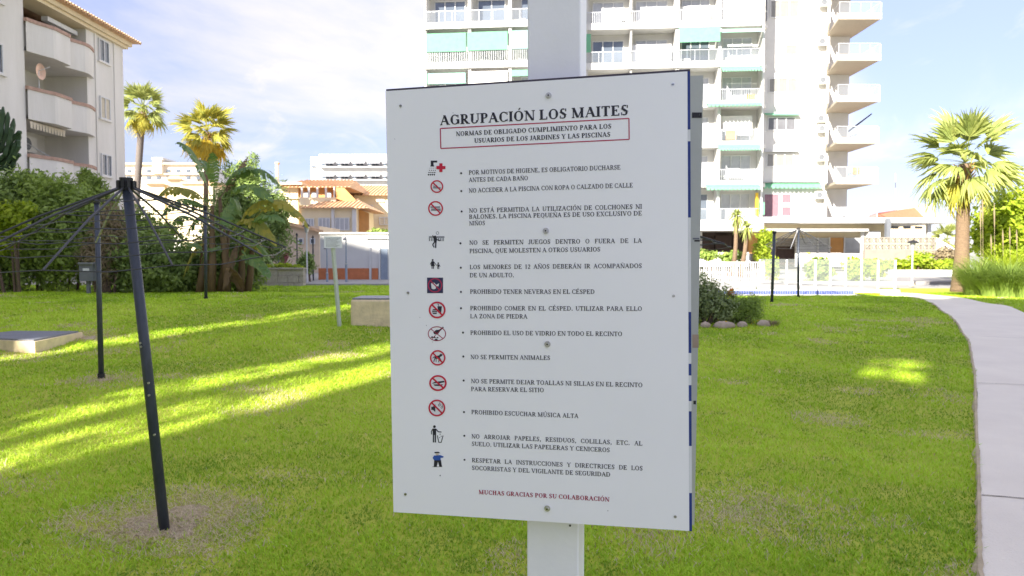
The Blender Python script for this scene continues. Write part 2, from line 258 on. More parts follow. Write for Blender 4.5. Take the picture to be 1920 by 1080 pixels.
def grass():
    n = 620000; D = 3.0 + 24 * rng.random(n) ** 1.75; X = (rng.random(n) - .5) * (1.46 * D + 2.4); P = np.stack([X, D], 1)
    ok = ~inside(P, pathpoly) & lawn_keep(P); P = P[ok]; X = P[:, 0]; D = P[:, 1]
    big = h01(X * .55 + 40, D * .55 + 40, 1) * .5 + h01(X * 1.7 + 9, D * 1.7 + 9, 2) * .3 + h01(X * 5, D * 5, 3) * .2
    bare = np.zeros(len(P))
    wob = (h01(X * 3 + 5, D * 3 + 5, 4) - .5) * .5 + (h01(X * 11 + 5, D * 11 + 5, 5) - .5) * .35
    for c, r, s in BARE:
        d = np.hypot(X - c.x, (D - c.y)) / r; bare = np.maximum(bare, s * np.clip(1.35 - d + wob * 1.5, 0, 1))
    dp = h01(X * 2.3 + 70, D * 2.3 + 70, 6) * h01(X * .8 + 7, D * .8 + 7, 7); bare = np.maximum(bare, np.clip(dp * 2.4 - 1.15, 0, .5))
    ok = rng.random(len(P)) > bare * .16; P = P[ok]; X = P[:, 0]; D = P[:, 1]; big = big[ok]; bare = bare[ok]; n = len(P)
    Z = g(X, D); cl_ = .6 * h01(X * 4.1 + 3, D * 4.1 + 3, 8) + .4 * h01(X * 9.7 + 3, D * 9.7 + 3, 9); sc = np.maximum(1, D / 5.5) ** .85
    hgt = (.013 + .016 * rng.random(n) + .010 * big) * (1 - .35 * bare) * sc ** .35 * (.45 + 1.1 * cl_); w = (.0022 + .0016 * rng.random(n)) * sc
    a = rng.random(n) * 2 * np.pi; lean = hgt * (.5 + .9 * rng.random(n)); la = a + (rng.random(n) - .5) * 2 + np.pi / 2
    ux, uy = np.cos(a) * w, np.sin(a) * w; lx, ly = np.cos(la) * lean, np.sin(la) * lean
    V = np.zeros((n, 5, 3)); base = np.stack([X, D, Z - .003], 1)
    V[:, 0] = base + np.stack([-ux, -uy, 0 * X], 1); V[:, 1] = base + np.stack([ux, uy, 0 * X], 1)
    mid = base + np.stack([lx * .35, ly * .35, hgt * .6], 1); V[:, 2] = mid + np.stack([ux * .8, uy * .8, 0 * X], 1); V[:, 3] = mid - np.stack([ux * .8, uy * .8, 0 * X], 1)
    V[:, 4] = base + np.stack([lx, ly, hgt], 1)
    i = np.arange(n)[:, None] * 5; T = np.concatenate([i + [0, 1, 2], i + [0, 2, 3], i + [3, 2, 4]], 0)
    r = 1.15 * big - .26 + .34 * (rng.random(n) - .5) + .42 * (cl_ - .35) - .35 * (cl_ < .27) ; r = np.clip(r, .02, .92); dry = rng.random(n) < (bare * 1.2 + .012); r = np.where(dry, 1.0 + .5 * rng.random(n), r)
    V = V.reshape(-1, 3); r = np.repeat(r, 5)
    for c, rad, m in ((BARE[0][0], .52, 5200), (BARE[1][0], .3, 900), (BARE[7][0], .5, 1200), (BARE[3][0], .4, 1200), (BARE[2][0], .3, 500)):
        rr = rad * rng.random(m) ** .7; a = rng.random(m) * 6.283; rr = rr * (.75 + .5 * h01(np.cos(a) * 2 + 9, np.sin(a) * 2 + 9, 12)); x = c.x + rr * np.cos(a) * 1.15; y = c.y + rr * np.sin(a); z = g(x, y) + .007; b = rng.random(m) * 6.283; l = .012 + .03 * rng.random(m); hh = .002 + .022 * rng.random(m) ** 2; w = .0013 + .0012 * rng.random(m)
        Q = np.zeros((m, 5, 3)); dx, dy = np.cos(b), np.sin(b); O = np.stack([x, y, z], 1); S = np.stack([-dy * w, dx * w, 0 * w], 1); E_ = np.stack([dx * l, dy * l, hh], 1)
        Q[:, 0] = O - S; Q[:, 1] = O + S; Q[:, 2] = O + E_ * .6 + S * .8; Q[:, 3] = O + E_ * .6 - S * .8; Q[:, 4] = O + E_
        i = np.arange(m)[:, None] * 5 + len(V); T = np.concatenate([T, i + [0, 1, 2], i + [0, 2, 3], i + [3, 2, 4]], 0); V = np.concatenate([V, Q.reshape(-1, 3)]); r = np.concatenate([r, np.repeat(np.where(rng.random(m) < .12, .45, 1.02 + .5 * rng.random(m)), 5)])
    return mesh_np('grass', V, T, grassm, r)
grassm = bpy.data.materials.new('grass_blade'); grassm.use_nodes = True; t = grassm.node_tree; b = t.nodes['Principled BSDF']; b.inputs['Roughness'].default_value = .5; b.inputs['Specular IOR Level'].default_value = .35
a = t.nodes.new('ShaderNodeAttribute'); a.attribute_name = 'rnd'; cr = t.nodes.new('ShaderNodeValToRGB'); cr.color_ramp.elements[0].color = (.21, .36, .018, 1); cr.color_ramp.elements[0].position = 0
cr.color_ramp.elements[1].position = 1; cr.color_ramp.elements[1].color = (.72, .62, .42, 1)
for p_, c_ in ((.20, (.37, .57, .024)), (.40, (.50, .70, .045)), (.60, (.63, .78, .10)), (.66, (.56, .46, .28))):
    e = cr.color_ramp.elements.new(p_); e.color = (*c_, 1)
mrr = M_('MULTIPLY', a.outputs['Fac'], .645, tree=t); t.links.new(mrr, cr.inputs[0]); t.links.new(cr.outputs[0], b.inputs['Base Color'])
tr = t.nodes.new('ShaderNodeBsdfTranslucent'); t.links.new(cr.outputs[0], tr.inputs[0]); ms = t.nodes.new('ShaderNodeMixShader'); ms.inputs[0].default_value = .28
t.links.new(b.outputs[0], ms.inputs[1]); t.links.new(tr.outputs[0], ms.inputs[2]); t.links.new(ms.outputs[0], t.nodes['Material Output'].inputs[0])
gg = t.nodes.new('ShaderNodeNewGeometry'); vm = t.nodes.new('ShaderNodeMix'); vm.data_type = 'VECTOR'; vm.inputs[0].default_value = .0; t.links.new(gg.outputs['Normal'], vm.inputs[4]); vm.inputs[5].default_value = (0, 0, 1); vn = t.nodes.new('ShaderNodeVectorMath'); vn.operation = 'NORMALIZE'; t.links.new(vm.outputs[1], vn.inputs[0]); t.links.new(vn.outputs[0], b.inputs['Normal'])
tag(link('grass', grass()), 'short green grass blades covering the lawn', 'grass', kind='stuff')
# ------------------------------------------------------------------ foliage
def leaves(n, blobs, size, up=.2, aspect=.5, shell=.35, lump=.25, seed=0, bend=0):
    r = np.random.default_rng(seed); blobs = np.array(blobs, float); wts = (blobs[:, 3] * blobs[:, 4] + blobs[:, 4] * blobs[:, 5] + blobs[:, 3] * blobs[:, 5]); wts /= wts.sum()
    k = r.choice(len(blobs), n, p=wts); d = r.normal(size=(n, 3)); d /= np.linalg.norm(d, axis=1)[:, None]
    lum = 1 + lump * (np.sin(d[:, 0] * 5 + k) * np.sin(d[:, 2] * 6 + k * 2) + .6 * np.sin(d[:, 1] * 11 + d[:, 2] * 9 + k))
    rad = lum * (1 - shell * r.random(n) ** 1.3 * 1.6 + .08 * r.normal(size=n)); C = blobs[k, :3] + d * rad[:, None] * blobs[k, 3:6]
    nrm = d + r.normal(size=(n, 3)) * .8 + np.array([0, 0, up]); nrm /= np.linalg.norm(nrm, axis=1)[:, None]
    ax = np.cross(nrm, r.normal(size=(n, 3))); ax /= np.linalg.norm(ax, axis=1)[:, None]; bx = np.cross(nrm, ax)
    s = size * (.55 + .9 * r.random(n))[:, None]; V = np.zeros((n, 4, 3)); V[:, 0] = C - ax * s; V[:, 1] = C - bx * s * aspect + nrm * s * .15; V[:, 2] = C + ax * s; V[:, 3] = C + bx * s * aspect + nrm * s * .15
    V[:, :, 2] = np.maximum(V[:, :, 2], g(V[:, :, 0], V[:, :, 1]) + .01)
    Fc = np.arange(n * 4).reshape(n, 4); rn = np.clip(.5 * r.random(n) + .5 * (lum - .7) / .6, 0, 1)
    return V.reshape(-1, 3), Fc, np.repeat(rn, 4)
def foliage(name, parent, m, *a, **k):
    V, Fc, rn = leaves(*a, **k); V = V - np.array(WL[parent.name]); return link(name, mesh_np(name, V, Fc, m, rn), parent)
def pxblob(px, py, Y, rx, rz, ry=None):                     # centre pixel, radii in pixels at that distance
    c = at(px, py, Y); s = Y / F; return (c.x, c.y, c.z, rx * s, (ry or min(rx, rz)) * s, rz * s)
def shrub(name, label, cat, blobs, n, size, m, stems=5, group=None, **k):
    B = [pxblob(*b) for b in blobs]; cx_ = sum(b[0] for b in B) / len(B); cy_ = sum(b[1] for b in B) / len(B)
    o = thing(name, label, cat, (cx_, cy_, gz(cx_, cy_)), group); foliage('foliage', o, m, n, B, size, seed=len(WL), **k)
    mb = MB(); rr = random.Random(len(WL))
    for i in range(stems):
        b = B[i % len(B)]; p0 = Vector((cx_ + (b[0] - cx_) * .6 + rr.uniform(-.2, .2), cy_ + rr.uniform(-.1, .1), 0)); p0.z = gz(p0.x, p0.y) - .03
        p1 = Vector((b[0] + rr.uniform(-.5, .5) * b[3], b[1] + rr.uniform(-.4, .4) * b[4], b[2] + rr.uniform(-.1, .6) * b[5])); mb.tube([p0, p0.lerp(p1, .5) + Vector((rr.uniform(-.1, .1), 0, .1)), p1], [.045, .03, .012], 5)
    part('stem', mb, MT['bark'], o); return o
# fan palm
def fan_mesh(name, m, blade=1.0, pet=.80, droop=.5, n=20, spread=2.0, wid=.052, seed=1):
    r = random.Random(seed); V = []; Fc = []; R = []
    def quadstrip(P, Wd, side, rv):
        o = len(V)
        for p, w_ in zip(P, Wd): V.append(p - side * w_); V.append(p + side * w_); R.extend([rv, rv])
        for i in range(len(P) - 1): Fc.append((o + 2 * i, o + 2 * i + 1, o + 2 * i + 3, o + 2 * i + 2))
    bp_ = []
    for i in range(5): t_ = i / 4; bp_.append(Vector((t_ * pet, 0, -.18 * droop * t_ * t_ * pet)))
    quadstrip(bp_, [.03, .022, .018, .015, .012], Vector((0, 1, 0)), .3); e = bp_[-1]
    for k in range(n):
        a_ = (k / (n - 1) - .5) * 2 * spread * .5 * 1.05; L_ = blade * (1 - .28 * abs(a_) / (spread * .5)) * r.uniform(.85, 1.1); d = Vector((math.cos(a_), math.sin(a_), r.uniform(-.08, .08))); side = Vector((-d.y, d.x, .0)); rv = r.random()
        P = [e + d * (L_ * t_) + Vector((0, 0, -droop * L_ * max(0, t_ - .25) ** 1.7 * r.uniform(.8, 1.3) + .10 * abs(math.sin(a_)) * t_)) for t_ in (0, .3, .55, .8, 1)]
        quadstrip(P, [.006, wid, wid * .85, wid * .4, .003], (side + Vector((0, 0, .5 * (-1) ** k))).normalized(), rv)
    me = bpy.data.meshes.new(name); me.from_pydata([tuple(v) for v in V], [], Fc); me.materials.append(m); me.attributes.new('rnd', 'FLOAT', 'POINT').data.foreach_set('value', R); return me
def palm(label, px, pyb, pyt, Y, rcrown, trad, mats, nf=44, lowest=-55, tm='trunk', seed=3, tilt=0, group='fan palms around the garden', zb=None):
    r = random.Random(seed); c = at(px, pyt, Y); bx = at(px - tilt, 480, Y).x; z0 = gz(bx, Y) if zb is None else zb
    o = thing('fan_palm', label, 'palm tree', (bx, Y, z0), group); H = c.z - z0; mb = MB(); pts = []; rad = []
    ns = max(10, int(H / .12))
    for i in range(ns + 1):
        t_ = i / ns; pts.append((bx + (c.x - bx) * t_ ** 1.3, Y, z0 - .05 + (H + .05) * t_)); rad.append(trad * (1.0 + .55 * (1 - t_) ** 5 - .12 * t_) * (1 + .045 * (i % 2)))
    mb.tube(pts, rad, 12); part('trunk', mb, MT[tm], o, True)
    s = rcrown / 1.75; hub = c - Vector((bx, Y, z0)); fm = [fan_mesh('frond', MT[mats[0]], droop=.45, seed=seed), fan_mesh('frond', MT[mats[0]], droop=.8, seed=seed + 1), fan_mesh('frond', MT[mats[1]], droop=1.0, seed=seed + 2), fan_mesh('dry_frond', MT[mats[2]], droop=1.3, seed=seed + 3)]
    for i in range(nf):
        u = i / (nf - 1); el = math.radians(82 - (82 - lowest) * u ** .85 + r.uniform(-6, 6)); az = i * 2.39996 + r.uniform(-.2, .2)
        me = fm[0] if u < .4 else fm[1] if u < .68 else fm[2] if u < .87 else fm[3]; k = s * r.uniform(.85, 1.12) * (.8 if u > .9 else 1)
        link('frond', me, o, hub + Vector((0, 0, .12 * s * (1 - u) * 2 - .1)), (r.uniform(-.75, .75), -el, az), (k * r.uniform(.85, 1.15), k, k))
    # persistent leaf bases under the crown
    sk = MB()
    for i in range(28):
        a_ = i * 2.4; z_ = c.z - .05 - .6 * s * (i / 28); p = Vector((c.x + math.cos(a_) * trad * .8, Y + math.sin(a_) * trad * .8, z_ - .12)); sk.tube([p, p + Vector((math.cos(a_) * .16 * s, math.sin(a_) * .16 * s, .2 * s))], [.035 * s, .012 * s], 4)
    part('leaf_bases', sk, MT['dryfrond'], o, rnd=[.5] * len(sk.v)); return o
# ------------------------------------------------------------------ tower block
def window_mesh(w, h, panes, glass, frame=.06):
    fm = MB(); pm = MB()
    fm.box(0, w, -.05, .03, 0, frame).box(0, w, -.05, .03, h - frame, h)
    for k in range(panes + 1): x = frame / 2 + k * (w - frame) / panes; fm.box(x - frame / 2, x + frame / 2, -.048, .028, frame, h - frame)
    pm.box(frame * .5, w - frame * .5, 0, .012, frame * .5, h - frame * .5); return fm.mesh('window', MT['whitepaint']), pm.mesh('pane', glass)
_wc = {}
def window(parent, M, x, d, z, w, h, panes=2, glass='greyglass', sill=False, name='window'):
    key = (round(w, 2), round(h, 2), panes, glass)
    if key not in _wc: _wc[key] = window_mesh(w, h, panes, MT[glass])
    fm, pm = _wc[key]; p = M @ Vector((x, d, z)) - WL[parent.name]; e = M.to_euler()
    o = link(name, fm, parent, p, e); link('pane', pm, o); return o
def ac_meshes():
    b = MB().box(0, .85, 0, .32, 0, .6); f = MB(); n = 20
    vs = [(.3 + .23 * math.cos(k * 2 * math.pi / n), -.012, .3 + .23 * math.sin(k * 2 * math.pi / n)) for k in range(n)]; f.add(vs + [(x, .0, z) for x, _, z in vs], [tuple(range(n))[::-1]] + [(k, (k + 1) % n, n + (k + 1) % n, n + k) for k in range(n)])
    return b.mesh('air_conditioner', MT['acw']), f.mesh('fan_grille', MT['boxgrey'])
ACB, ACF = ac_meshes()
def ac(parent, M, x, d, z, s=1.0):
    o = link('air_conditioner', ACB, parent, M @ Vector((x, d, z)) - WL[parent.name], M.to_euler(), (s, s, s)); link('fan_grille', ACF, o); return o
FL = [4.25, 7.27, 10.3, 13.4, 16.45, 19.5, 22.6, 25.7]
T = thing('apartment_tower', 'white high-rise apartment block with stacked balconies and green awnings behind the sign', 'building', (10, 60, gz(10, 60)))
def seg(pxa, Ya, pxb, Yb):
    A = at(pxa, 480, Ya); B = at(pxb, 480, Yb); A.z = B.z = 0; u = (B - A).normalized(); a_ = math.atan2(u.y, u.x)
    M = Matrix.Translation(A) @ rotz(a_); Mi = M.inverted()
    def s_(px):                                             # distance along the facade for a pixel column
        r = ray(px, 480); k = Mi.to_3x3() @ r; o = Mi @ Vector((0, 0, CAMZ)); return o.x + k.x * (-o.y / k.y)
    return M, s_, (B - A).length
segs = [seg(797, 58.2, 1092, 57.0), seg(1093, 58.4, 1430, 57.2)]
bays = [[(800, 877, 'w'), (883, 952, 'w'), (958, 1088, 'w')], [(1100, 1178, 'w'), (1182, 1262, 'w'), (1270, 1342, 'w'), (1348, 1424, 'w')]]
DEEP = 1.7
for si, (M, s_, Ls) in enumerate(segs):
    back = MB(M); back.box(0, Ls, DEEP, DEEP + 9, FL[0] - 3.6, FL[-1] + 3.2); part('wall', back, MT['white'], T)
    divs = MB(M)
    for b0, b1, _ in bays[si]:
        for e in (s_(b0) - .12, s_(b1) + .05): divs.box(e, e + .14, .14, DEEP + .01, FL[0], FL[-1] + 3.0)
    part('partition_wall', divs, MT['white'], T)
    for k, z in enumerate(FL):
        sl_ = MB(M); x1 = Ls - (0 if si == 0 else .1)
        pts = [(0, 0), (x1, 0), (x1, DEEP), (0, DEEP)] if si == 0 else [(0, 0), (x1 - .3, 0), (x1 + .45, 1.0), (x1 + .45, DEEP), (0, DEEP)]
        sl_.prism(pts, z - .28, z); sl_.box(0, x1 - .3, -.03, .05, z - .34, z + .16); part('balcony_slab', sl_, MT['white'], T)
        rl = MB(M); gp = MB(M)
        rl.box(.05, x1 - .35, -.01, .03, z + .98, z + 1.03)
        x = .1
        while x < x1 - .4: rl.box(x, x + .03, 0, .025, z + .16, z + .98); x += 1.05 if (k + si) % 2 else .14
        if (k + si) % 2: gp.box(.06, x1 - .38, .005, .012, z + .2, z + .95); part('glass_panel', gp, MT['pale_glass'], T)
        if si == 1: rl.tube([M @ Vector((x1 - .33, 0, z + 1.0)) * 1.0, M @ Vector((x1 + .42, 1.0, z + 1.0))], .025, 5) if False else rl.tube([(x1 - .33, 0, z + 1.0), (x1 + .42, 1.0, z + 1.0)], .025, 5)
        part('railing', rl, MT['rail'], T)
        for bi, (b0, b1, _) in enumerate(bays[si]):
            if z > 25: continue
            w0 = s_(b0); w1 = s_(b1); ww = w1 - w0; rr = random.Random(k * 10 + bi + si * 5); gk = rr.choice(['greyglass', 'glass', 'greyglass'])
            window(T, M, w0 + ww * .12, DEEP - .06, z + .05, round(ww * .76, 1), 2.25, 3 if ww > 2.9 else 2, 'glass' if (si == 0 and k == 5) else gk)
            if rr.random() < .35: ac(T, M, w0 + .15, DEEP - .5, z + .05)
def awning(M, x0, x1, zt, zb, dout, m='awn', scallop=False):
    mb = MB(M); dr = -dout; n = 14
    if abs(zt - zb) > .8 and dout < .4: mb.box(x0, x1, dr - .02, dr, zb, zt)
    else: mb.add([(x0, -.0, zt), (x1, 0, zt), (x1, dr, zb), (x0, dr, zb), (x0, 0, zt - .04), (x1, 0, zt - .04), (x1, dr, zb - .04), (x0, dr, zb - .04)], [(0, 1, 2, 3), (7, 6, 5, 4), (0, 4, 5, 1), (1, 5, 6, 2), (2, 6, 7, 3), (3, 7, 4, 0)])
    if scallop:
        w = (x1 - x0) / n
        for i in range(n): mb.add([(x0 + i * w, dr - .005, zb - .03), (x0 + i * w + w, dr - .005, zb - .03), (x0 + i * w + w * .8, dr - .005, zb - .2), (x0 + i * w + w * .2, dr - .005, zb - .2)], [(0, 1, 2, 3)])
    return part('awning', mb, MT[m], T)
M0, s0, L0 = segs[0]; M1, s1, L1 = segs[1]
def zt_(py, Y=57.8): return at(960, py, Y).z
for a_ in ((M0, s0(801), s0(875), zt_(61), zt_(96), .06), (M0, s0(877), s0(952), zt_(60.5), zt_(95), .06), (M0, s0(957), s0(1030), zt_(60), zt_(94), .06, 'awnpale'), (M0, s0(804), s0(874), zt_(136), zt_(156), .06, 'awnpale'),
           (M1, s1(1096), s1(1106), zt_(60), zt_(95), .06), (M1, s1(1268), s1(1344), zt_(55), zt_(82), .3), (M0, s0(958), s0(1040), zt_(133), zt_(144), .08)): awning(*a_)
part('blind_box', MB(M0).box(s0(882), s0(952), -.05, .1, zt_(160), zt_(134)), MT['white'], T)
for a_ in ((M1, s1(1346), s1(1422), zt_(128), zt_(136), .8), (M1, s1(1320), s1(1422), zt_(195), zt_(200), .8), (M1, s1(1342), s1(1420), zt_(272), zt_(281), .7), (M1, s1(1320), s1(1420), zt_(346), zt_(354), .8)): awning(*a_, scallop=True)
awning(M1, s1(1346), s1(1424), zt_(57), zt_(66), .5, 'awnpale'); 
for q_ in ((1271, 1330, .9, 45, 6), (1348, 1424, .5, 40, -4), (1352, 1412, .9, 252, 215)): part('blind', MB(M1).box(s1(q_[0]), s1(q_[1]), q_[2], q_[2] + .05, zt_(q_[3]), zt_(q_[4])), MT['white'], T)
part('blind', MB(M1).box(s1(1185), s1(1258), .9, .95, zt_(118), zt_(76)), MT['whitepaint'], T)
for bx0, bx1, py0, py1, mm in ((1345, 1352, 252, 262, 'pot'), (1352, 1358, 247, 262, 'black'), (1360, 1379, 245, 262, 'orange'), (1398, 1413, 178, 190, 'orange'), (1146, 1153, 36, 47, 'black'), (1163, 1172, 34, 47, 'black'), (1417, 1422, 362, 405, 'yellow'), (1425, 1434, 380, 403, 'awn'), (1362, 1385, 316, 334, 'whitepaint')):
    part({'pot': 'towel', 'black': 'chair', 'orange': 'cushion', 'yellow': 'surfboard', 'awn': 'green_towel', 'whitepaint': 'table'}[mm], MB(M1).box(s1(bx0), s1(bx1), .25, .5, zt_(py1), zt_(py0)), MT[mm], T)
# blank wall with its windows, standing behind the balcony column
YB = 60.5
wl = MB(); a_ = at(1424, 480, YB).x; b_ = at(1586, 480, YB).x; wl.box(a_, b_, YB, YB + 12, .6, FL[-1] + 3.2); part('wall', wl, MT['white'], T)
MW = Matrix.Translation((0, YB - .05, 0)); X_ = lambda px: at(px, 480, YB).x; Zp = lambda py: at(960, py, YB).z
for p0, p1, q0, q1, n_, gk in ((1437, 1490, 1, 34, 3, 'palewin'), (1466, 1488, 84, 104, 1, 'palewin'), (1436, 1489, 147, 174, 3, 'palewin'), (1435, 1487, 220, 245, 3, 'sunglass'), (1434, 1485, 288, 313, 3, 'palewin'), (1430, 1459, 363, 407, 1, 'pink'), (1463, 1482, 363, 382, 1, 'pink'), (1463, 1482, 387, 406, 1, 'pink')):
    window(T, MW, X_(p0), 0, Zp(q1), round(X_(p1) - X_(p0), 2), round(Zp(q0) - Zp(q1), 2), n_, gk)
Mw2 = Matrix.Translation((0, YB, 0))
awning(Mw2, X_(1429), X_(1492), Zp(212), Zp(217), .5); awning(Mw2, X_(1428), X_(1493), Zp(283.5), Zp(284.5), .4, 'rail'); awning(Mw2, X_(1424), X_(1534), Zp(343), Zp(350), .6, scallop=True); part('fascia_bar', MB(Mw2).box(X_(1424), X_(1534), -.25, -.002, Zp(342), Zp(340.5)), MT['rail'], T)
part('downpipe', MB().tube([(X_(1429.5), YB - .1, Zp(40)), (X_(1429.5), YB - .1, Zp(-20))], .05, 6), MT['boxgrey'], T)
xr0 = at(1565, 480, 56).x; xr1 = at(1643, 480, 56).x; xrb = at(1548, 480, 60).x; xe = at(1586, 480, YB).x
for k, z in enumerate(FL):
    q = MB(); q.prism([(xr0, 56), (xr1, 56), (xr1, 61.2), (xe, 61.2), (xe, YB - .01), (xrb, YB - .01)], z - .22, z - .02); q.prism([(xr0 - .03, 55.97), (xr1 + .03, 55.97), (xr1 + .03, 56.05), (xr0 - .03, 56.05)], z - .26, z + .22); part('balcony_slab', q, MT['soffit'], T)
    q = MB(); q.prism([(xrb - .02, YB), (xrb + .1, YB), (xr0 + .02, 57.6), (xr0 - .1, 57.6)], z - .02, z + 2.0); part('side_screen', q, MT['lwall'], T)
    q = MB(); q.box(xr0, xr1, 56.0, 56.03, z + 1.0, z + 1.05)
    for i in range(5): x = xr0 + (xr1 - xr0) * i / 4; q.box(x, x + .035, 56, 56.03, z + .22, z + 1.0)
    for i in range(5): y = 56 + 5.0 * i / 4; q.box(xr1 - .035, xr1, y, y + .035, z, z + 1.0)
    q.box(xr1 - .03, xr1, 56, 61.2, z + 1.0, z + 1.05); q.tube([(xr0, 56.02, z + 1.02), (xrb, YB - .05, z + 1.02)], .02, 5); part('railing', q, MT['rail'], T)
    part('glass_panel', MB().box(xr0 + .05, xr1 - .05, 56.01, 56.02, z + .24, z + .95).box(xr1 - .02, xr1 - .012, 56.1, 61, z + .1, z + .95), MT['pale_glass'], T)
    ac(T, Matrix.Translation((xr0 + .2 - .1 * (k % 2), 59.9, z - 1.05)), 0, 0, 0, 1.0)
    if k == 3: ac(T, Matrix.Translation((xr0 + .2, 59.9, z - 1.85)), 0, 0, 0, 1.0)
part('awning', MB().add([(xe, 61, FL[3] - 1.7), (xr1 + .4, 58, FL[3] - .7), (xr1 + .4, 58, FL[3] - .82), (xe, 61, FL[3] - 1.9)], [(0, 1, 2, 3)]), MT['dark'], T)
part('chair', MB().pbox(1603, 1612, 313, 327, 56.5, .4), MT['orange'], T)
part('table', MB().pbox(1575, 1600, 388, 404, 57, .7), MT['whitepaint'], T)
# ------------------------------------------------------------------ low building in front of the tower
Bd = thing('pavilion_building', 'low flat-roofed cream building with long white canopy at foot of the tower', 'building', (at(1500, 480, 50).x, 50, gz(18, 50)))
q = MB(); q.pbox(1430, 1500, 407, 417, 48, 8).pbox(1499, 1786, 408, 418, 48, 8); part('roof_slab', q, MT['white'], Bd)
part('roof_slab', MB().pbox(1240, 1432, 416, 432, 47.5, 7), MT['white'], Bd)
part('canopy', MB().pbox(1405, 1629, 429, 433.5, 46.5, 2.4), MT['white'], Bd)
part('upper_wall', MB().pbox(1425, 1670, 418.5, 446, 50, 3), MT['cream'], Bd)
part('wall', MB().pbox(1240, 1316, 432.5, 500, 50, 4), MT['white'], Bd); part('wall', MB().pbox(1629, 1650, 433, 476, 49, 4), MT['white'], Bd)
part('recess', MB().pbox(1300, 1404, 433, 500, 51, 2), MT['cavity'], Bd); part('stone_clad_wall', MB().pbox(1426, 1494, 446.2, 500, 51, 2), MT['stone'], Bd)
part('shutter', MB().pbox(1342, 1372, 441, 473, 50.5, .3), MT['wood'], Bd); part('shutter', MB().pbox(1374, 1402, 443, 473, 50.5, .3), MT['wood'], Bd)
part('orange_column', MB().pbox(1404, 1426, 434, 475, 50, 1), MT['orange'], Bd)
for a_, b_, mm, nm in ((1495, 1533, 'greyglass', 'window'), (1535, 1555, 'greyglass', 'window'), (1556, 1583, 'orange', 'shutter'), (1584, 1617, 'greyglass', 'window')): part(nm, MB().pbox(a_, b_, 446, 474, 49.6, .3), MT[mm], Bd)
fr = MB()
for x in (1493, 1533.5, 1555, 1583, 1617): fr.pbox(x, x + 1.6, 445, 475, 49.5, .2)
part('window_frame', fr, MT['whitepaint'], Bd)
part('column', MB().pbox(1663, 1670, 410, 447, 47.7, .3), MT['boxgrey'], Bd); part('column', MB().pbox(1740, 1745, 419, 470, 49, .25), MT['rail'], Bd); part('column', MB().pbox(1616, 1620, 434, 475, 47, .2), MT['white'], Bd)
for x, n_ in ((1672, 13), (1696, 12), (1718, 12)): part('window', MB().pbox(x, x + n_, 424, 429, 52, .2), MT['glass'], Bd)
part('parapet_wall', MB().pbox(1494, 1640, 475, 500, 47, .3), MT['white'], Bd); part('parapet_wall', MB().pbox(1240, 1404, 473, 500, 47.5, .3), MT['white'], Bd); part('door', MB().pbox(1457, 1489, 462, 496, 50, .15), MT['wood'], Bd)
# concrete screen-block wall
Wl = thing('screen_block_wall', 'long white wall of pierced concrete blocks beside the low building', 'wall', (at(1690, 480, 46).x, 46, gz(24, 46)))
part('base_wall', MB().pbox(1622, 1790, 469, 492, 46, .3), MT['block'], Wl)
nb = 0; bw = at(1634, 450, 46).x - at(1622, 450, 46).x
blk = MB(); 
blk.box(0, bw, 0, .18, 0, .07).box(0, bw, 0, .18, bw - .07, bw).box(0, .06, .002, .178, .07, bw - .07).box(bw - .06, bw, .002, .178, .07, bw - .07)
for k in range(8):
    a0 = k * math.pi / 4; a1 = a0 + math.pi / 4; c_ = bw / 2; blk.add([(c_ + r_ * math.cos(a), yy, c_ + r_ * math.sin(a)) for yy in (.03, .15) for r_, a in ((bw * .2, a0), (bw * .31, a0), (bw * .31, a1), (bw * .2, a1))], [(0, 1, 2, 3), (7, 6, 5, 4), (0, 4, 5, 1), (1, 5, 6, 2), (2, 6, 7, 3), (3, 7, 4, 0)])
bme = blk.mesh('concrete_block', MT['block'])
for i in range(11):
    for j in range(2):
        p = at(1622 + 12 * i, 469.3 - 12.6 * j, 46); link('concrete_block', bme, Wl, Vector((p.x, 46.03, p.z)) - WL[Wl.name])
part('sloping_wall', MB().add([tuple(at(x, y, 46.02 + d)) for d in (0, .25) for x, y in ((1755, 469), (1755, 445), (1785, 462), (1792, 469))], [(0, 3, 2, 1), (4, 5, 6, 7), (0, 1, 5, 4), (1, 2, 6, 5), (2, 3, 7, 6), (3, 0, 4, 7)]), MT['white'], Wl)
Pr = thing('red_roofed_house', 'house with low red hipped roof and white parapet end behind the flat canopy', 'building', (at(1700, 480, 66).x, 66, gz(34, 66)))
part('roof', MB().add([tuple(at(1618, 408, 62)), tuple(at(1744, 408, 62)), tuple(at(1744, 384, 64)), tuple(at(1744, 400, 72)), tuple(at(1640, 400, 72))], [(0, 1, 2), (1, 3, 2), (0, 2, 4), (2, 3, 4), (0, 4, 3, 1)]), MT['redroof'], Pr)
part('parapet', MB().pbox(1740, 1753, 382, 408, 61.5, 5), MT['white'], Pr); part('wall', MB().pbox(1620, 1744, 408, 470, 63, 6), MT['cream'], Pr)
fp = thing('flagpole', 'thin white flagpole rising behind the red roof', 'pole', (at(1679, 480, 75).x, 75, gz(39, 75))); part('pole', MB().tube([(WL[fp.name].x, 75, WL[fp.name].z), at(1679, 325, 75)], [.09, .04], 8), MT['whitepaint'], fp)
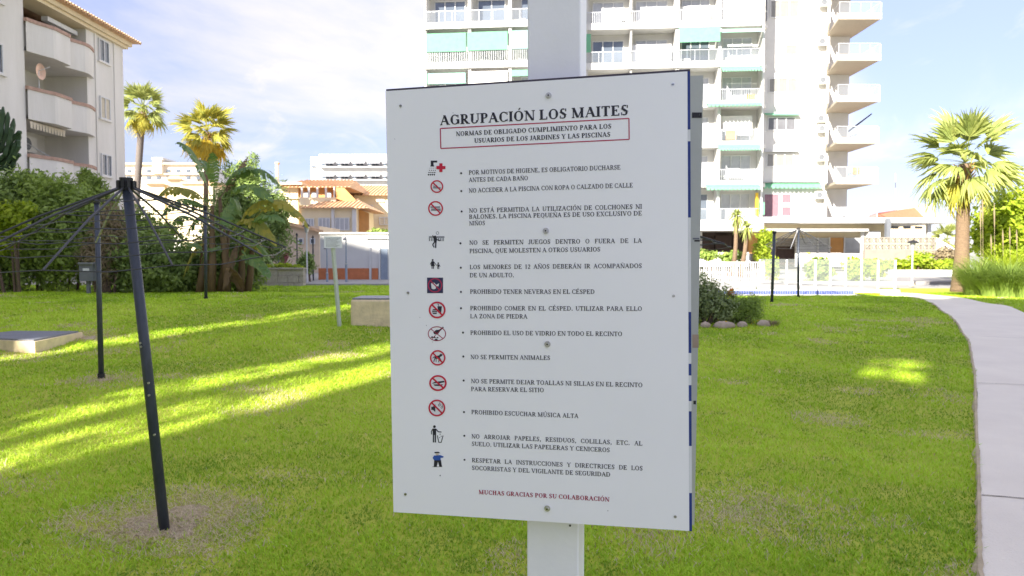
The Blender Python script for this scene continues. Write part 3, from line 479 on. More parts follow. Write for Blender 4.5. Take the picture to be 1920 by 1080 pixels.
# ------------------------------------------------------------------ pool area: kerb with tiles, railings, glass fence
def zg(p): return gz(p.x, p.y)
pd = MB(); ed = MB(); X0, X1, Y0 = -3.0, 14.0, 26.9
zc = gz(9, 27); pd.box(X0, X1, Y0, Y0 + 14, zc - .3, zc + .10); struct('pool_deck', pd, mat('pool_paving', (.38, .37, .35), .8, .06, 1.4, .15))
Pt = thing('pool_edge_kerb', 'white pool kerb faced with a row of blue tiles at the lawn edge', 'kerb', (5.5, Y0 - .1, zc - .1))
part('kerb', MB().box(X0, X1, Y0 - .25, Y0 - .004, zc - .2, zc + .13), MT['white'], Pt)
tm = MB().box(0, .075, 0, .012, 0, .13).mesh('blue_tile', MT['bluetile']); x = at(1345, 545, 26.6).x; i = 0
while x < at(1600, 545, 26.6).x and i < 120: link('blue_tile', tm, Pt, Vector((x, Y0 - .262, zc - .03)) - WL[Pt.name]); x += .088; i += 1
def picket(label, pa, pb, Y, ytop, gap=.11, h=1.15):
    a = at(pa, 480, Y); b = at(pb, 480, Y); zb = at(pa, ytop, Y).z - h; o = thing('picket_fence', label, 'fence', ((a.x + b.x) / 2, Y, zb)); n = int((b.x - a.x) / gap); pk = MB().box(-.018, .018, -.01, .01, .06, h - .05).mesh('picket', MT['whitepaint'])
    for i in range(n): link('picket', pk, o, (a.x - (a.x + b.x) / 2 + (i + .5) * gap, 0, 0))
    part('rail', MB().box(a.x, b.x, Y - .02, Y + .02, zb + h - .05, zb + h).box(a.x, b.x, Y - .02, Y + .02, zb + .02, zb + .06), MT['whitepaint'], o)
    for x in np.linspace(a.x, b.x, max(2, int((b.x - a.x) / 1.1))): part('fence_post', MB().box(x - .04, x + .04, Y - .05, Y - .022, zb - .1, zb + h + .05), MT['whitepaint'], o)
    part('base_wall', MB().box(a.x, b.x, Y + .03, Y + .2, zb - .9, zb + .01), MT['white'], o); return o
picket('white metal picket fence right of the rules sign by the pool', 1180, 1432, 36.5, 491)
Gf = thing('glass_fence', 'frosted glass pool fence with slim white posts left of the path', 'fence', (at(1555, 480, 30).x, 30, zc))
ga = at(1425, 480, 33); gb = at(1679, 480, 28.6); npan = 9
for i in range(npan):
    p = ga.lerp(gb, i / npan); q = ga.lerp(gb, (i + 1) / npan); p.z = q.z = zc + .1; d = (q - p).normalized() * .04; up = Vector((0, 0, 1.12)); nn = Vector((-d.y, d.x, 0)).normalized() * .012; lo = Vector((0, 0, .06))
    part('glass_pane', MB().hexa([p + d + lo, q - d + lo, q - d + up, p + d + up, p + d + lo + nn, q - d + lo + nn, q - d + up + nn, p + d + up + nn]), MT['fence_glass'], Gf)
for i in range(npan + 1):
    p = ga.lerp(gb, i / npan); part('fence_post', MB().box(p.x - .03, p.x + .03, p.y - .03, p.y + .03, zc, zc + 1.2), MT['whitepaint'], Gf)
# far road, kerb wall and planted strips beyond the path
rd = MB(); rd.box(12.5, 40, 34, 41, gz(22, 38) - .2, gz(22, 38) - .02); struct('road', rd, mat('road_asphalt', (.30, .28, .27), .9, .1, 3, .3))
Kw = thing('low_white_wall', 'low white garden wall beyond the road behind the palm trunk', 'wall', (25, 42, gz(25, 42))); part('wall', MB().pbox(1672, 1812, 506, 523, 41.5, .4), MT['white'], Kw)
shrub('low_hedge', 'bright clipped hedge strip below the pierced block wall', 'hedge', [(x, 497, 43, 24, 9, 20) for x in range(1610, 1800, 22)], 9000, .12, MT['leafb'], 4)
shrub('flowering_bush', 'small yellow-green bush in front of the pierced block wall', 'bush', [(1728, 488, 42.4, 20, 16)], 900, .10, MT['leafb'], 3)
shrub('dry_bush', 'brownish bush at the right end of the pierced block wall', 'bush', [(1775, 480, 43.5, 26, 16)], 1100, .10, MT['leafdry'], 3)
shrub('pool_shrub', 'grey-green shrub behind the glass fence panes', 'bush', [(1535, 505, 35, 24, 24)], 1500, .10, MT['leafm'], 3)
shrub('pool_shrub', 'yellow flecked shrub behind the right glass fence panes', 'bush', [(1605, 506, 34.5, 20, 22), (1640, 505, 34.5, 16, 16)], 1600, .10, MT['leafb'], 3)
shrub('pool_shrub', 'small shrub between picket fence and glass fence', 'bush', [(1448, 500, 36, 12, 22)], 700, .09, MT['leafb'], 3)
# street lamp
Lp = thing('garden_lamp', 'black lantern on slim post left of the tall palm trunk', 'street lamp', (at(1711, 480, 32).x, 32, gz(17, 32))); lb = WL[Lp.name]; lt = at(1711, 455, 32)
part('post', MB().tube([lb, Vector((lb.x, 32, lt.z - .25))], [.035, .025], 8), MT['whitepaint'], Lp); part('base', MB().tube([lb, lb + Vector((0, 0, .14))], [.12, .08], 10), MT['creamstone'], Lp)
part('lantern', MB().tube([(lb.x, 32, lt.z - .3), (lb.x, 32, lt.z - .02)], [.06, .11], 6), MT['greyglass'], Lp); part('cap', MB().tube([(lb.x, 32, lt.z - .02), (lb.x, 32, lt.z + .06), (lb.x, 32, lt.z + .12)], [.26, .16, .02], 6), MT['black'], Lp)
# ------------------------------------------------------------------ left apartment building
LX = -21.3; LBz = gz(-21.3, 35)
Lb = thing('apartment_building', 'pale four-storey building with curved balconies and tiled eave at the left edge', 'building', (-24, 35, LBz))
YE = 41.0
def ly(px): return LX * F / (px - 960)
def lz(py, Y): return at(0, py, Y).z
ya, yb = ly(57), ly(172)
part('wall', MB().box(LX - 8, LX, -12, ya, LBz - .5, 13.1), MT['lwall'], Lb)
part('wall', MB().box(LX - 8, LX, yb, YE, LBz - .5, 13.1), MT['lwall'], Lb)
part('loggia_wall', MB().box(LX - 8, LX - 2.2, ya, yb, LBz - .5, 13.1), MT['lwall'], Lb)
for i in range(5):
    zc_ = 11.98 - 2.95 * i                                   # top of coping
    n = 28; pts = []
    for k in range(n + 1):
        y = ya + (yb + .35 - ya) * k / n; t_ = k / n
        o_ = .10 + .42 * min(1, t_ / .26) ** 1.3 - .06 * max(0, t_ - .3) if t_ < .52 else .10 + .36 * min(1, (t_ - .52) / .22) ** 1.2 - .30 * max(0, (t_ - .8) / .2) ** 1.4; pts.append((LX + o_, y))
    mb = MB(); inn = [(LX - .12, y) for x, y in pts[::-1]]
    vs = [(x, y, z) for z in (zc_ - .12, zc_ - 1.42) for x, y in pts] ; m_ = n + 1
    mb.add(vs, [(k, k + 1, m_ + k + 1, m_ + k) for k in range(n)])
    vs = [(x - .18, y, z) for z in (zc_ - .12, zc_ - 1.3) for x, y in pts]; mb.add(vs, [(k + 1, k, m_ + k, m_ + k + 1) for k in range(n)])
    part('parapet', mb, MT['lwall'], Lb)
    mb = MB(); mb.add([(x, y, zc_ - 1.42) for x, y in pts] + [(LX - 2.2, y, zc_ - 1.42) for x, y in pts] + [(x, y, zc_ - 1.25) for x, y in pts] + [(LX - 2.2, y, zc_ - 1.25) for x, y in pts], [(k, m_ + k, m_ + k + 1, k + 1) for k in range(n)] + [(2 * m_ + k, 2 * m_ + k + 1, 3 * m_ + k + 1, 3 * m_ + k) for k in range(n)]); part('balcony_slab', mb, MT['lwall'], Lb)
    for k in range(n):
        (x0, y0), (x1, y1) = pts[k], pts[k + 1]; y1 -= .006
        part('coping_brick', MB().hexa([(x0 + .05, y0, zc_ - .13), (x1 + .05, y1, zc_ - .13), (x1 - .23, y1, zc_ - .13), (x0 - .23, y0, zc_ - .13), (x0 + .05, y0, zc_ + .02), (x1 + .05, y1, zc_ + .02), (x1 - .23, y1, zc_ + .02), (x0 - .23, y0, zc_ + .02)]), MT['coping'], Lb)
    if i < 4:
        R90 = Matrix.Translation((LX - 2.14, ya + .8, zc_ - 1.2)) @ rotz(math.pi / 2); window(Lb, R90, 0, 0, 0, 2.0, 2.1, 2, 'glass', name='balcony_door')
R9 = rotz(math.pi / 2)
for i in range(4):
    z = 11.67 - 2.95 * i
    if z < 2: break
    mm = 'glass' if i in (0, 2) else 'creamawn'
    # reveal: recessed pane with frame and sill
    window(Lb, Matrix.Translation((LX + .035, 38.55, z)) @ R9, 0, 0, 0, .95, 1.15, 2, mm); part('sill', MB().box(LX, LX + .12, 38.45, 39.6, z - .07, z - .004), MT['lwall'], Lb)
    window(Lb, Matrix.Translation((LX + .035, 29.9, z - 2.5 + 2.95)) @ R9, 0, 0, 0, 1.35, 1.25, 2, 'glass'); part('sill', MB().box(LX, LX + .12, 29.8, 31.45, z + .38, z + .446), MT['lwall'], Lb)
for y in (38.2, 40.0): part('wall_rib', MB().box(LX - .01, LX + .05, y, y + .12, LBz, 13.08), MT['lwall'], Lb)
part('cornice', MB().box(LX - 1, LX + .35, -12.4, YE + .35, 13.1, 13.32).box(LX - 1, LX + .2, -12.4, YE + .2, 12.95, 13.099), MT['cream'], Lb)
rf = MB(); rf.add([(LX + .65, -12.5, 13.33), (LX + .65, YE + .6, 13.33), (LX - 4.5, YE - 3, 15.0), (LX - 4.5, -12.5, 15.0), (LX - 9, YE + .6, 13.33), (LX - 9, -12.5, 13.33)], [(0, 1, 2, 3), (1, 4, 2), (3, 2, 4, 5), (0, 5, 4, 1)]); part('roof', rf, MT['tile'], Lb)
rt = MB(); y = -5.0
while y < YE + .6:
    if y > 26 or True:
        e = min(1.0, (YE + .6 - y) / 3.6 + .05); rt.tube([(LX + .72, y, 13.37), (LX + .65 - 5.0 * e, y, 13.37 + 1.62 * e)], .085, 6)
    y += .24
tag(part('roof_tiles', rt, MT['tile'], Lb), kind='stuff')
part('chimney', MB().box(LX - 3.2, LX - 2.2, 33.5, 37.5, 14, 15.3), MT['lwall'], Lb)
def ac_side(y, z, s=1.3): ac(Lb, Matrix.Translation((LX - 1.7, y, z)) @ R9 @ rotz(0), 0, 0, 0, s)
ac_side(35.6, lz(82, 35.9) - .1); ac_side(35.0, lz(285, 35.5), 1.25)
sd = MB()
for r_, dx in ((.36, 0), (.30, .05), (.2, .09), (.0, .11)):
    sd.v += [tuple(Vector((LX + .15 - dx, 33.6 + r_ * math.cos(k * math.pi / 8), 10.2 - .33 + r_ * math.sin(k * math.pi / 8)))) for k in range(16)]
sd.f = [(i * 16 + k, i * 16 + (k + 1) % 16, (i + 1) * 16 + (k + 1) % 16, (i + 1) * 16 + k) for i in range(3) for k in range(16)]; sd.mi = [0] * len(sd.f)
part('satellite_dish', sd, MT['coping_pale'], Lb, True); part('dish_arm', MB().tube([(LX + .05, 33.6, 9.0), (LX + .05, 33.6, 9.9), (LX + .5, 33.7, 10.1)], .02, 6), MT['whitepaint'], Lb)
# cream awning on the third balcony and folded one on top
aw = MB(); z = lz(232, 33.5)
aw.add([(LX - .9, ya + .1, z + .35), (LX - .9, ya + 2.7, z + .35), (LX + .1, ya + 2.7, z), (LX + .1, ya + .1, z)], [(0, 1, 2, 3)])
for i in range(12): y = ya + .1 + i * .216; aw.add([(LX + .1, y, z), (LX + .1, y + .216, z), (LX + .1, y + .17, z - .3), (LX + .1, y + .04, z - .3)], [(0, 1, 2, 3)])
part('awning', aw, MT['creamawn'], Lb); part('awning_arm', MB().tube([(LX - 2, ya + 1.7, z - .2), (LX - .1, ya + 3.3, z - 1.7)], .03, 5), MT['whitepaint'], Lb)
part('folded_awning', MB().box(LX - .6, LX - .3, ya + 2.2, yb - .2, 12.55, 12.75), MT['whitepaint'], Lb)
# ------------------------------------------------------------------ houses in the left background
def bld(name, label, Y, px): o = thing(name, label, 'building', (at(px, 480, Y).x, Y, gz(at(px, 480, Y).x, Y))); return o
def zbase(Y): return 480 + (CAMZ - 0.3) * F / Y
# white hotel
Hh = bld('hotel', 'white hotel with two rows of dark awnings on the skyline left of the sign', 115, 660)
part('wall', MB().pbox(598, 800, 289, 470, 115, 20), MT['white'], Hh); part('wall', MB().pbox(582, 599, 294, 470, 117, 14), MT['white'], Hh); part('ledge', MB().pbox(598, 800, 311, 314, 114, .98).pbox(598, 800, 335, 338, 114, .98), MT['white'], Hh)
for r_ in (302, 326.5):
    for i in range(7):
        x = 602 + 28.6 * i; part('awning', MB().add([tuple(at(x + a, b, c)) for a, b, c in ((2, r_ - 1, 114.9), (26, r_ - 1, 114.9), (24, r_ + 4.5, 113.3), (0, r_ + 4.5, 113.3))], [(0, 1, 2, 3)]), MT['tank'], Hh)
        window(Hh, Matrix.Translation((0, 114.92, 0)), at(x + 3, 480, 115).x, 0, at(0, r_ + 9, 115).z, 1.8, .9, 3, 'glass')
part('vent_window', MB().pbox(584, 592, 311, 313.5, 116.8, .3), MT['glass'], Hh)
# long cream hotel
Hc = bld('hotel', 'long pale cream hotel with small tower far off between the palms', 150, 330)
part('wall', MB().pbox(180, 372, 306, 470, 150, 14), MT['lwall'], Hc); part('wall', MB().pbox(372, 400, 312, 470, 150.5, 13), MT['lwall'], Hc); part('tower', MB().pbox(286, 303, 297, 325, 148.8, 5), MT['lwall'], Hc); part('tower_cap', MB().pbox(284, 305, 295, 299, 148.6, 6), MT['white'], Hc)
part('eave', MB().pbox(180, 373, 305, 308, 149, 2).pbox(180, 400, 325, 327, 149.2, .7), MT['cream'], Hc)
for i in range(9):
    for j, yy in enumerate((321, 334)):
        x = 238 + 18.5 * i; 
        if x < 392: part('window', MB().pbox(x, x + 7, yy - 3, yy + 2, 149.8, .15), MT['glass'], Hc)
for x0, x1, yy in ((272, 313, 345), (310, 345, 336)): part('porch_roof', MB().add([tuple(at(a, b, c)) for a, b, c in ((x0, yy, 139), (x1, yy, 139), ((x0 + x1) / 2 + 8, yy - 7, 142), ((x0 + x1) / 2 - 8, yy - 7, 142), (x0, yy, 147), (x1, yy, 147))], [(0, 1, 2, 3), (1, 5, 2), (0, 3, 4), (3, 2, 5, 4), (0, 4, 5, 1)]), MT['tile'], Hc); part('porch', MB().pbox(x0 + 3, x1 - 3, yy, 440, 140, 6), MT['cream'], Hc)
part('lower_block', MB().pbox(340, 400, 345, 470, 120, 8), MT['cream'], Hc); part('lower_roof', MB().pbox(338, 402, 340, 345, 119.5, 9), MT['tile'], Hc)
# ochre houses
H1 = bld('tiled_house', 'cream house with orange tiled roofs and colonnaded balcony left of the sign', 60, 600)
def hip(x0, x1, y0, y1, Y, dep, ridge=.35, m='tile', par=H1, over=0):
    a = at(x0, y1, Y); b = at(x1, y1, Y); t_ = at(x0, y0, Y + dep / 2).z; w = b.x - a.x
    part('roof', MB().add([(a.x, Y, a.z), (b.x, Y, a.z), (b.x, Y + dep, a.z), (a.x, Y + dep, a.z), (a.x + w * ridge, Y + dep * .5, t_), (b.x - w * ridge, Y + dep * .5, t_)], [(0, 1, 5, 4), (1, 2, 5), (2, 3, 4, 5), (3, 0, 4), (0, 3, 2, 1)]), MT[m], par)
    tb = MB(); n = max(4, int(w / .3))
    for i in range(n + 1):
        t0 = i / n; x = a.x + w * t0; e = min(1, t0 / ridge, (1 - t0) / ridge) if ridge > 0 else 1
        if e > .03: tb.tube([(x, Y - .03, a.z + .03), (x + 0, Y + dep * .5 * e, a.z + (t_ - a.z) * e + .03)], .06, 5)
    tag(part('roof_tiles', tb, MT[m], par), kind='stuff')
part('wall', MB().pbox(524, 560, 346, 470, 60, 10), MT['cream'], H1); part('wall', MB().pbox(560, 640, 372, 470, 60.5, 9), MT['cream'], H1)
part('eave_band', MB().pbox(522, 566, 342, 346, 59.6, 10).pbox(528, 562, 370, 372.5, 59.8, .2), MT['beige'], H1)
hip(520, 655, 338, 351, 59.3, 11, .12)
part('balcony_wall', MB().pbox(561, 630, 370, 385, 58.5, .25), MT['cream'], H1)
for x in (564, 577, 593, 609, 625): part('balcony_column', MB().pbox(x, x + 3.2, 351, 371, 58.6, .2), MT['white'], H1)
part('loggia_back', MB().pbox(560, 628, 351, 372, 60.2, .3), MT['orange'], H1)
for x in (569, 584, 612): part('window', MB().pbox(x, x + 9, 360, 370, 60.0, .15), MT['greyglass'], H1)
part('arched_wall', MB().add([tuple(at(x, y, 58.4 + d)) for d in (0, 6) for x, y in ((630, 372), (630, 352), (645, 352), (666, 374), (666, 384))], [(0, 4, 3, 2, 1), (5, 6, 7, 8, 9), (1, 2, 7, 6), (2, 3, 8, 7), (3, 4, 9, 8), (4, 0, 5, 9), (0, 1, 6, 5)]), MT['orange'], H1)
hip(560, 690, 374, 390, 55.5, 8, .3)
part('wall', MB().pbox(566, 668, 390, 452, 56, 7), MT['cream'], H1)
for a_, b_ in ((573, 590), (598, 620), (629, 657)): window(H1, Matrix.Translation((0, 55.92, 0)), at(a_, 480, 56).x, 0, at(0, 432, 56).z, round(at(b_, 480, 56).x - at(a_, 480, 56).x, 1), .95 if a_ > 580 else .9, 3, 'greyglass')
part('pilaster', MB().pbox(621, 627, 391, 452, 55.8, .2).pbox(660, 668, 391, 452, 55.8, .2), MT['white'], H1)
part('orange_wing', MB().add([tuple(at(x, y, 57 + d)) for d in (0, 5) for x, y in ((668, 390), (692, 400), (692, 452), (668, 452))], [(0, 3, 2, 1), (4, 5, 6, 7), (0, 1, 5, 4), (1, 2, 6, 5), (2, 3, 7, 6), (3, 0, 4, 7)]), MT['orange'], H1)
part('chimney', MB().pbox(516, 520.5, 306, 345, 62, .4), MT['lwall'], H1); part('chimney_cap', MB().pbox(515, 521.5, 304, 307, 61.9, .5), MT['tile'], H1)
H2 = bld('tiled_house', 'pale yellow house with tiled roof just left of the sign edge', 66, 700)
hip(640, 800, 348, 366, 65, 12, .06, par=H2); part('wall', MB().pbox(664, 800, 366, 470, 65.6, 11), MT['cream'], H2)
for a_, b_, c_, d_ in ((707, 721, 376, 379), (671, 700, 385, 397), (712, 730, 408, 422)): window(H2, Matrix.Translation((0, 65.52, 0)), at(a_, 480, 65.6).x, 0, at(0, d_, 65.6).z, round(at(b_, 480, 65.6).x - at(a_, 480, 65.6).x, 1), max(.25, round(at(0, c_, 65.6).z - at(0, d_, 65.6).z, 1)), 2, 'creamawn')
H3 = bld('garden_house', 'beige lean-to building with sloping tiled top behind the pink parasol', 42, 570)
part('wall', MB().pbox(500, 600, 424, 520, 42, 5), MT['beige'], H3)
part('roof', MB().add([tuple(at(x, y, 41.7 + d)) for d in (0, 6) for x, y in ((522, 411), (606, 432), (606, 437), (522, 418))], [(0, 3, 2, 1), (4, 5, 6, 7), (0, 1, 5, 4), (1, 2, 6, 5), (2, 3, 7, 6), (3, 0, 4, 7)]), MT['tile'], H3)
part('wall', MB().add([tuple(at(x, y, 42.02 + d)) for d in (0, 5) for x, y in ((522, 418), (604, 437), (604, 440), (522, 440))], [(0, 3, 2, 1), (4, 5, 6, 7), (0, 1, 5, 4), (1, 2, 6, 5), (2, 3, 7, 6), (3, 0, 4, 7)]), MT['beige'], H3)
window(H3, Matrix.Translation((0, 41.95, 0)), at(560, 480, 42).x, 0, at(0, 458, 42).z, .3, .35, 1, 'glass'); window(H3, Matrix.Translation((0, 41.95, 0)), at(582, 480, 42).x, 0, at(0, 458, 42).z, .3, .35, 1, 'glass')
# white hut
Ht = bld('pool_hut', 'white single-storey hut with terracotta dado left of the rules sign', 31, 660)
part('wall', MB().pbox(600, 760, 438, 545, 31, 4), MT['white'], Ht); part('roof_slab', MB().pbox(598, 762, 435.5, 439, 30.9, 4.3), MT['lwall'], Ht)
part('dado', MB().pbox(597, 692, 503, 532, 30.95, .045), MT['terra'], Ht); part('dado', MB().pbox(697, 709, 503, 532, 30.95, .045), MT['terra'], Ht)
part('door_frame', MB().pbox(692, 695, 464, 534, 30.93, .065).pbox(710, 713, 464, 534, 30.93, .065).pbox(686, 729, 446, 448, 30.9, .095), MT['whitepaint'], Ht)
part('plinth', MB().pbox(590, 762, 532.5, 545, 30.4, .5), MT['lwall'], Ht); part('door', MB().pbox(714, 727, 466, 533, 30.96, .035), MT['bluepost'], Ht)
st = MB(); a_ = at(560, 545, 27.5); b_ = at(740, 545, 27.5); zq = gz(-7, 28); st.box(a_.x, b_.x, 26.2, 31, zq - .2, zq + .05); struct('terrace', st, paving)
def post(name, label, cat, px, y0, Y, r_, m, extra=None, group=None):
    x = at(px, 480, Y).x; o = thing(name, label, cat, (x, Y, gz(x, Y)), group); tp = at(px, y0, Y).z; part('pole', MB().tube([(x, Y, gz(x, Y) - .05), (x, Y, tp)], [r_, r_ * .8], 8), MT[m], o)
    if extra: extra(o, x, Y, tp)
    return o
def shower_head(o, x, Y, tp):
    part('shower_head', MB().tube([(x, Y, tp - .02), (x, Y - .1, tp + .03), (x, Y - .25, tp - .02), (x, Y - .3, tp - .08)], [.012, .012, .02, .05], 8), MT['steel'], o); part('valve', MB().tube([(x, Y - .05, tp - 1.0), (x, Y + .05, tp - 1.0)], .03, 8), MT['steel'], o)
    part('lower_pipe', MB().tube([(x, Y, gz(x, Y)), (x, Y, tp - 1.0)], .045, 8), MT['bluepost'], o)
post('shower_post', 'blue-grey shower post in front of the hut behind the small notice', 'shower', 613, 462, 28, .03, 'bluepost', shower_head)
post('shower_post', 'blue-grey shower post in front of the middle of the terracotta dado', 'shower', 649, 445, 28, .03, 'bluepost', shower_head)
def lamp_head(o, x, Y, tp): part('lantern', MB().tube([(x, Y, tp), (x, Y, tp + .22)], [.05, .1], 6), MT['greyglass'], o); part('cap', MB().tube([(x, Y, tp + .22), (x, Y, tp + .36)], [.16, .02], 6), MT['black'], o)
post('garden_lamp', 'slim white lamp post with lantern standing left of the hut', 'street lamp', 575.5, 436, 27.5, .03, 'whitepaint', lamp_head)
def cone_cap(o, x, Y, tp): part('finial', MB().tube([(x, Y, tp), (x, Y, tp + .1)], [.06, .01], 6), MT['black'], o)
post('fence_pole', 'dark thin pole left of the pink parasol', 'pole', 522, 440, 30, .025, 'bluepost', cone_cap); post('fence_pole', 'dark thin pole right of the pink parasol', 'pole', 557, 441, 30, .03, 'dark', cone_cap); post('fence_pole', 'dark thin pole beside the round dark bush', 'pole', 587, 446, 30, .035, 'dark', cone_cap)
# pink parasol
ps = thing('parasol', 'tilted pink parasol on the terrace behind the stone wall', 'parasol', (at(537, 480, 30.5).x, 30.5, gz(-9, 30.5))); c = at(534, 484, 30.5); mb = MB(); n = 12; ax = Vector((-.5, -.75, .45)).normalized(); u_ = ax.cross(Vector((0, 0, 1))).normalized(); v_ = ax.cross(u_)
mb.add([c + ax * .12] + [c + (u_ * math.cos(k * 2 * math.pi / n) * .22 + v_ * math.sin(k * 2 * math.pi / n) * .33) for k in range(n)] + [c - ax * .03], [(0, 1 + k, 1 + (k + 1) % n) for k in range(n)] + [(n + 1, 1 + (k + 1) % n, 1 + k) for k in range(n)]); part('canopy', mb, MT['pot'], ps)
part('pole', MB().tube([(c.x + .12, 30.6, WL[ps.name].z - .05), c], .018, 6), MT['dark'], ps)
# low stone wall, built of blocks
Sw = thing('stone_wall', 'low grey stone block wall at the end of the lawn left of the hut', 'wall', (at(520, 480, 25.5).x, 25.5, gz(-8, 25.5)))
x0 = at(500, 480, 25.5).x; x1 = at(568, 480, 25.5).x; zt = at(500, 505, 25.5).z; zb_ = gz(-8, 25.5) - .1; H_ = zt - zb_
for j in range(3):
    x = x0; k = 0; hh = H_ / 3
    while x < x1 - .05:
        w_ = min(random.uniform(.35, .6), x1 - x); p = random.uniform(-.02, .015); part('stone_block', MB().box(x + .006, x + w_ - .006, 25.5 + p, 25.85, zb_ + j * hh + .005, zb_ + (j + 1) * hh - .005), MT['stone'], Sw); x += w_
x = x0
for j in range(3):
    y = 25.9 - 0; 
    for k in range(3): part('stone_block', MB().box(x0 - .35 * (k + 1) - .0 + .006, x0 - .35 * k - .006, 25.86 + .25 * k + .0, 26.2 + .25 * k, zb_ + j * H_ * .27, zb_ + (j + 1) * H_ * .27 - .008), MT['stone'], Sw)
part('mortar_core', MB().box(x0 + .02, x1 - .02, 25.56, 25.83, zb_, zt - .03), MT['stone'], Sw); part('coping', MB().box(x0 - .03, x1 + .03, 25.44, 25.9, zt + .001, zt + .05), MT['stone'], Sw)
# ------------------------------------------------------------------ vegetation, left
shrub('hedge_shrub', 'large dark shrub with bright new leaves at the left edge of the lawn', 'shrub', [(-60, 420, 21.5, 80, 110, 60), (20, 450, 21.5, 60, 100, 50), (10, 385, 21.8, 50, 55, 40)], 17000, .075, MT['leafd'], 8, lump=.3)
shrub('bright_shrub', 'patch of lighter round-leaved shrub in front of the dark hedge at the far left', 'shrub', [(18, 412, 20.2, 36, 30, 18), (0, 450, 20.3, 30, 26, 18), (45, 395, 20.4, 22, 18, 14)], 2600, .07, MT['leafb'], 4)
shrub('hedge_shrub', 'feathery green shrub behind the grey meter box', 'shrub', [(95, 450, 21.6, 70, 100, 55), (110, 385, 22, 50, 48, 40), (60, 350, 22.4, 50, 30, 40), (150, 420, 22, 45, 60, 40)], 17000, .07, MT['leafm'], 8, lump=.32)
shrub('dry_shrub', 'tangle of brown dry twigs in the hedge behind the leaning clothesline pole', 'shrub', [(205, 430, 21.2, 34, 55, 30), (185, 480, 20.9, 34, 55, 26)], 3800, .10, MT['leafdry'], 10, aspect=.12)
shrub('hedge_shrub', 'dark green shrub between clothesline pole and banana plants', 'shrub', [(225, 485, 21.6, 60, 66, 50), (300, 500, 21.6, 60, 52, 50), (345, 510, 21.6, 30, 42, 36)], 13000, .07, MT['leafd'], 8)
shrub('hedge_shrub', 'olive thinner shrub above the dark hedge left of banana plants', 'shrub', [(290, 440, 23, 55, 30, 40), (250, 415, 23, 40, 30, 30)], 2600, .07, MT['leafm'], 6)
shrub('feathery_tree', 'small feathery tree top poking above the hedge below the curved balconies', 'tree', [(172, 350, 26, 26, 26), (185, 385, 26, 40, 26), (160, 330, 26, 12, 14)], 2600, .11, MT['leafm'], 4, aspect=.2)
shrub('feathery_tree', 'dark feathery tree rising behind the banana plants', 'tree', [(500, 440, 30, 48, 85, 45), (470, 370, 30, 42, 55, 36), (455, 330, 30, 26, 30, 26), (520, 400, 30, 26, 50, 30), (430, 400, 30, 45, 60, 40)], 12000, .11, MT['leafd'], 6, aspect=.22)
shrub('dark_bush', 'rounded dark bush beside the beige house and white hut', 'bush', [(576, 493, 28.5, 14, 20), (566, 500, 28.5, 10, 14)], 1500, .06, MT['leafd'], 3)
shrub('ground_cover', 'bright creeping plant along the top of the stone wall', 'plant', [(500, 503, 26.4, 18, 8, 14), (530, 500, 26.6, 26, 6, 14), (556, 502, 26.6, 14, 5, 10)], 1800, .05, MT['leafb'], 3)
shrub('far_bush', 'small bush beside the house wall right above the hut', 'bush', [(708, 437, 40, 16, 8), (722, 440, 40, 12, 8)], 500, .10, MT['leafm'], 1)
# conifer-like wispy tall tree top
def wispy(label, cx_, Y, top, bot, wd, m='leafd'):
    shrub('wispy_tree', label, 'tree', [(cx_ + random.uniform(-wd, wd), top + (bot - top) * i / 7, Y, wd * (.4 + .7 * i / 7), 16, wd * .7) for i in range(8)], 1900, .12, MT[m], 3, aspect=.15)
wispy('thin wispy tree top behind the banana plants near the chimney', 450, 33, 300, 420, 26)
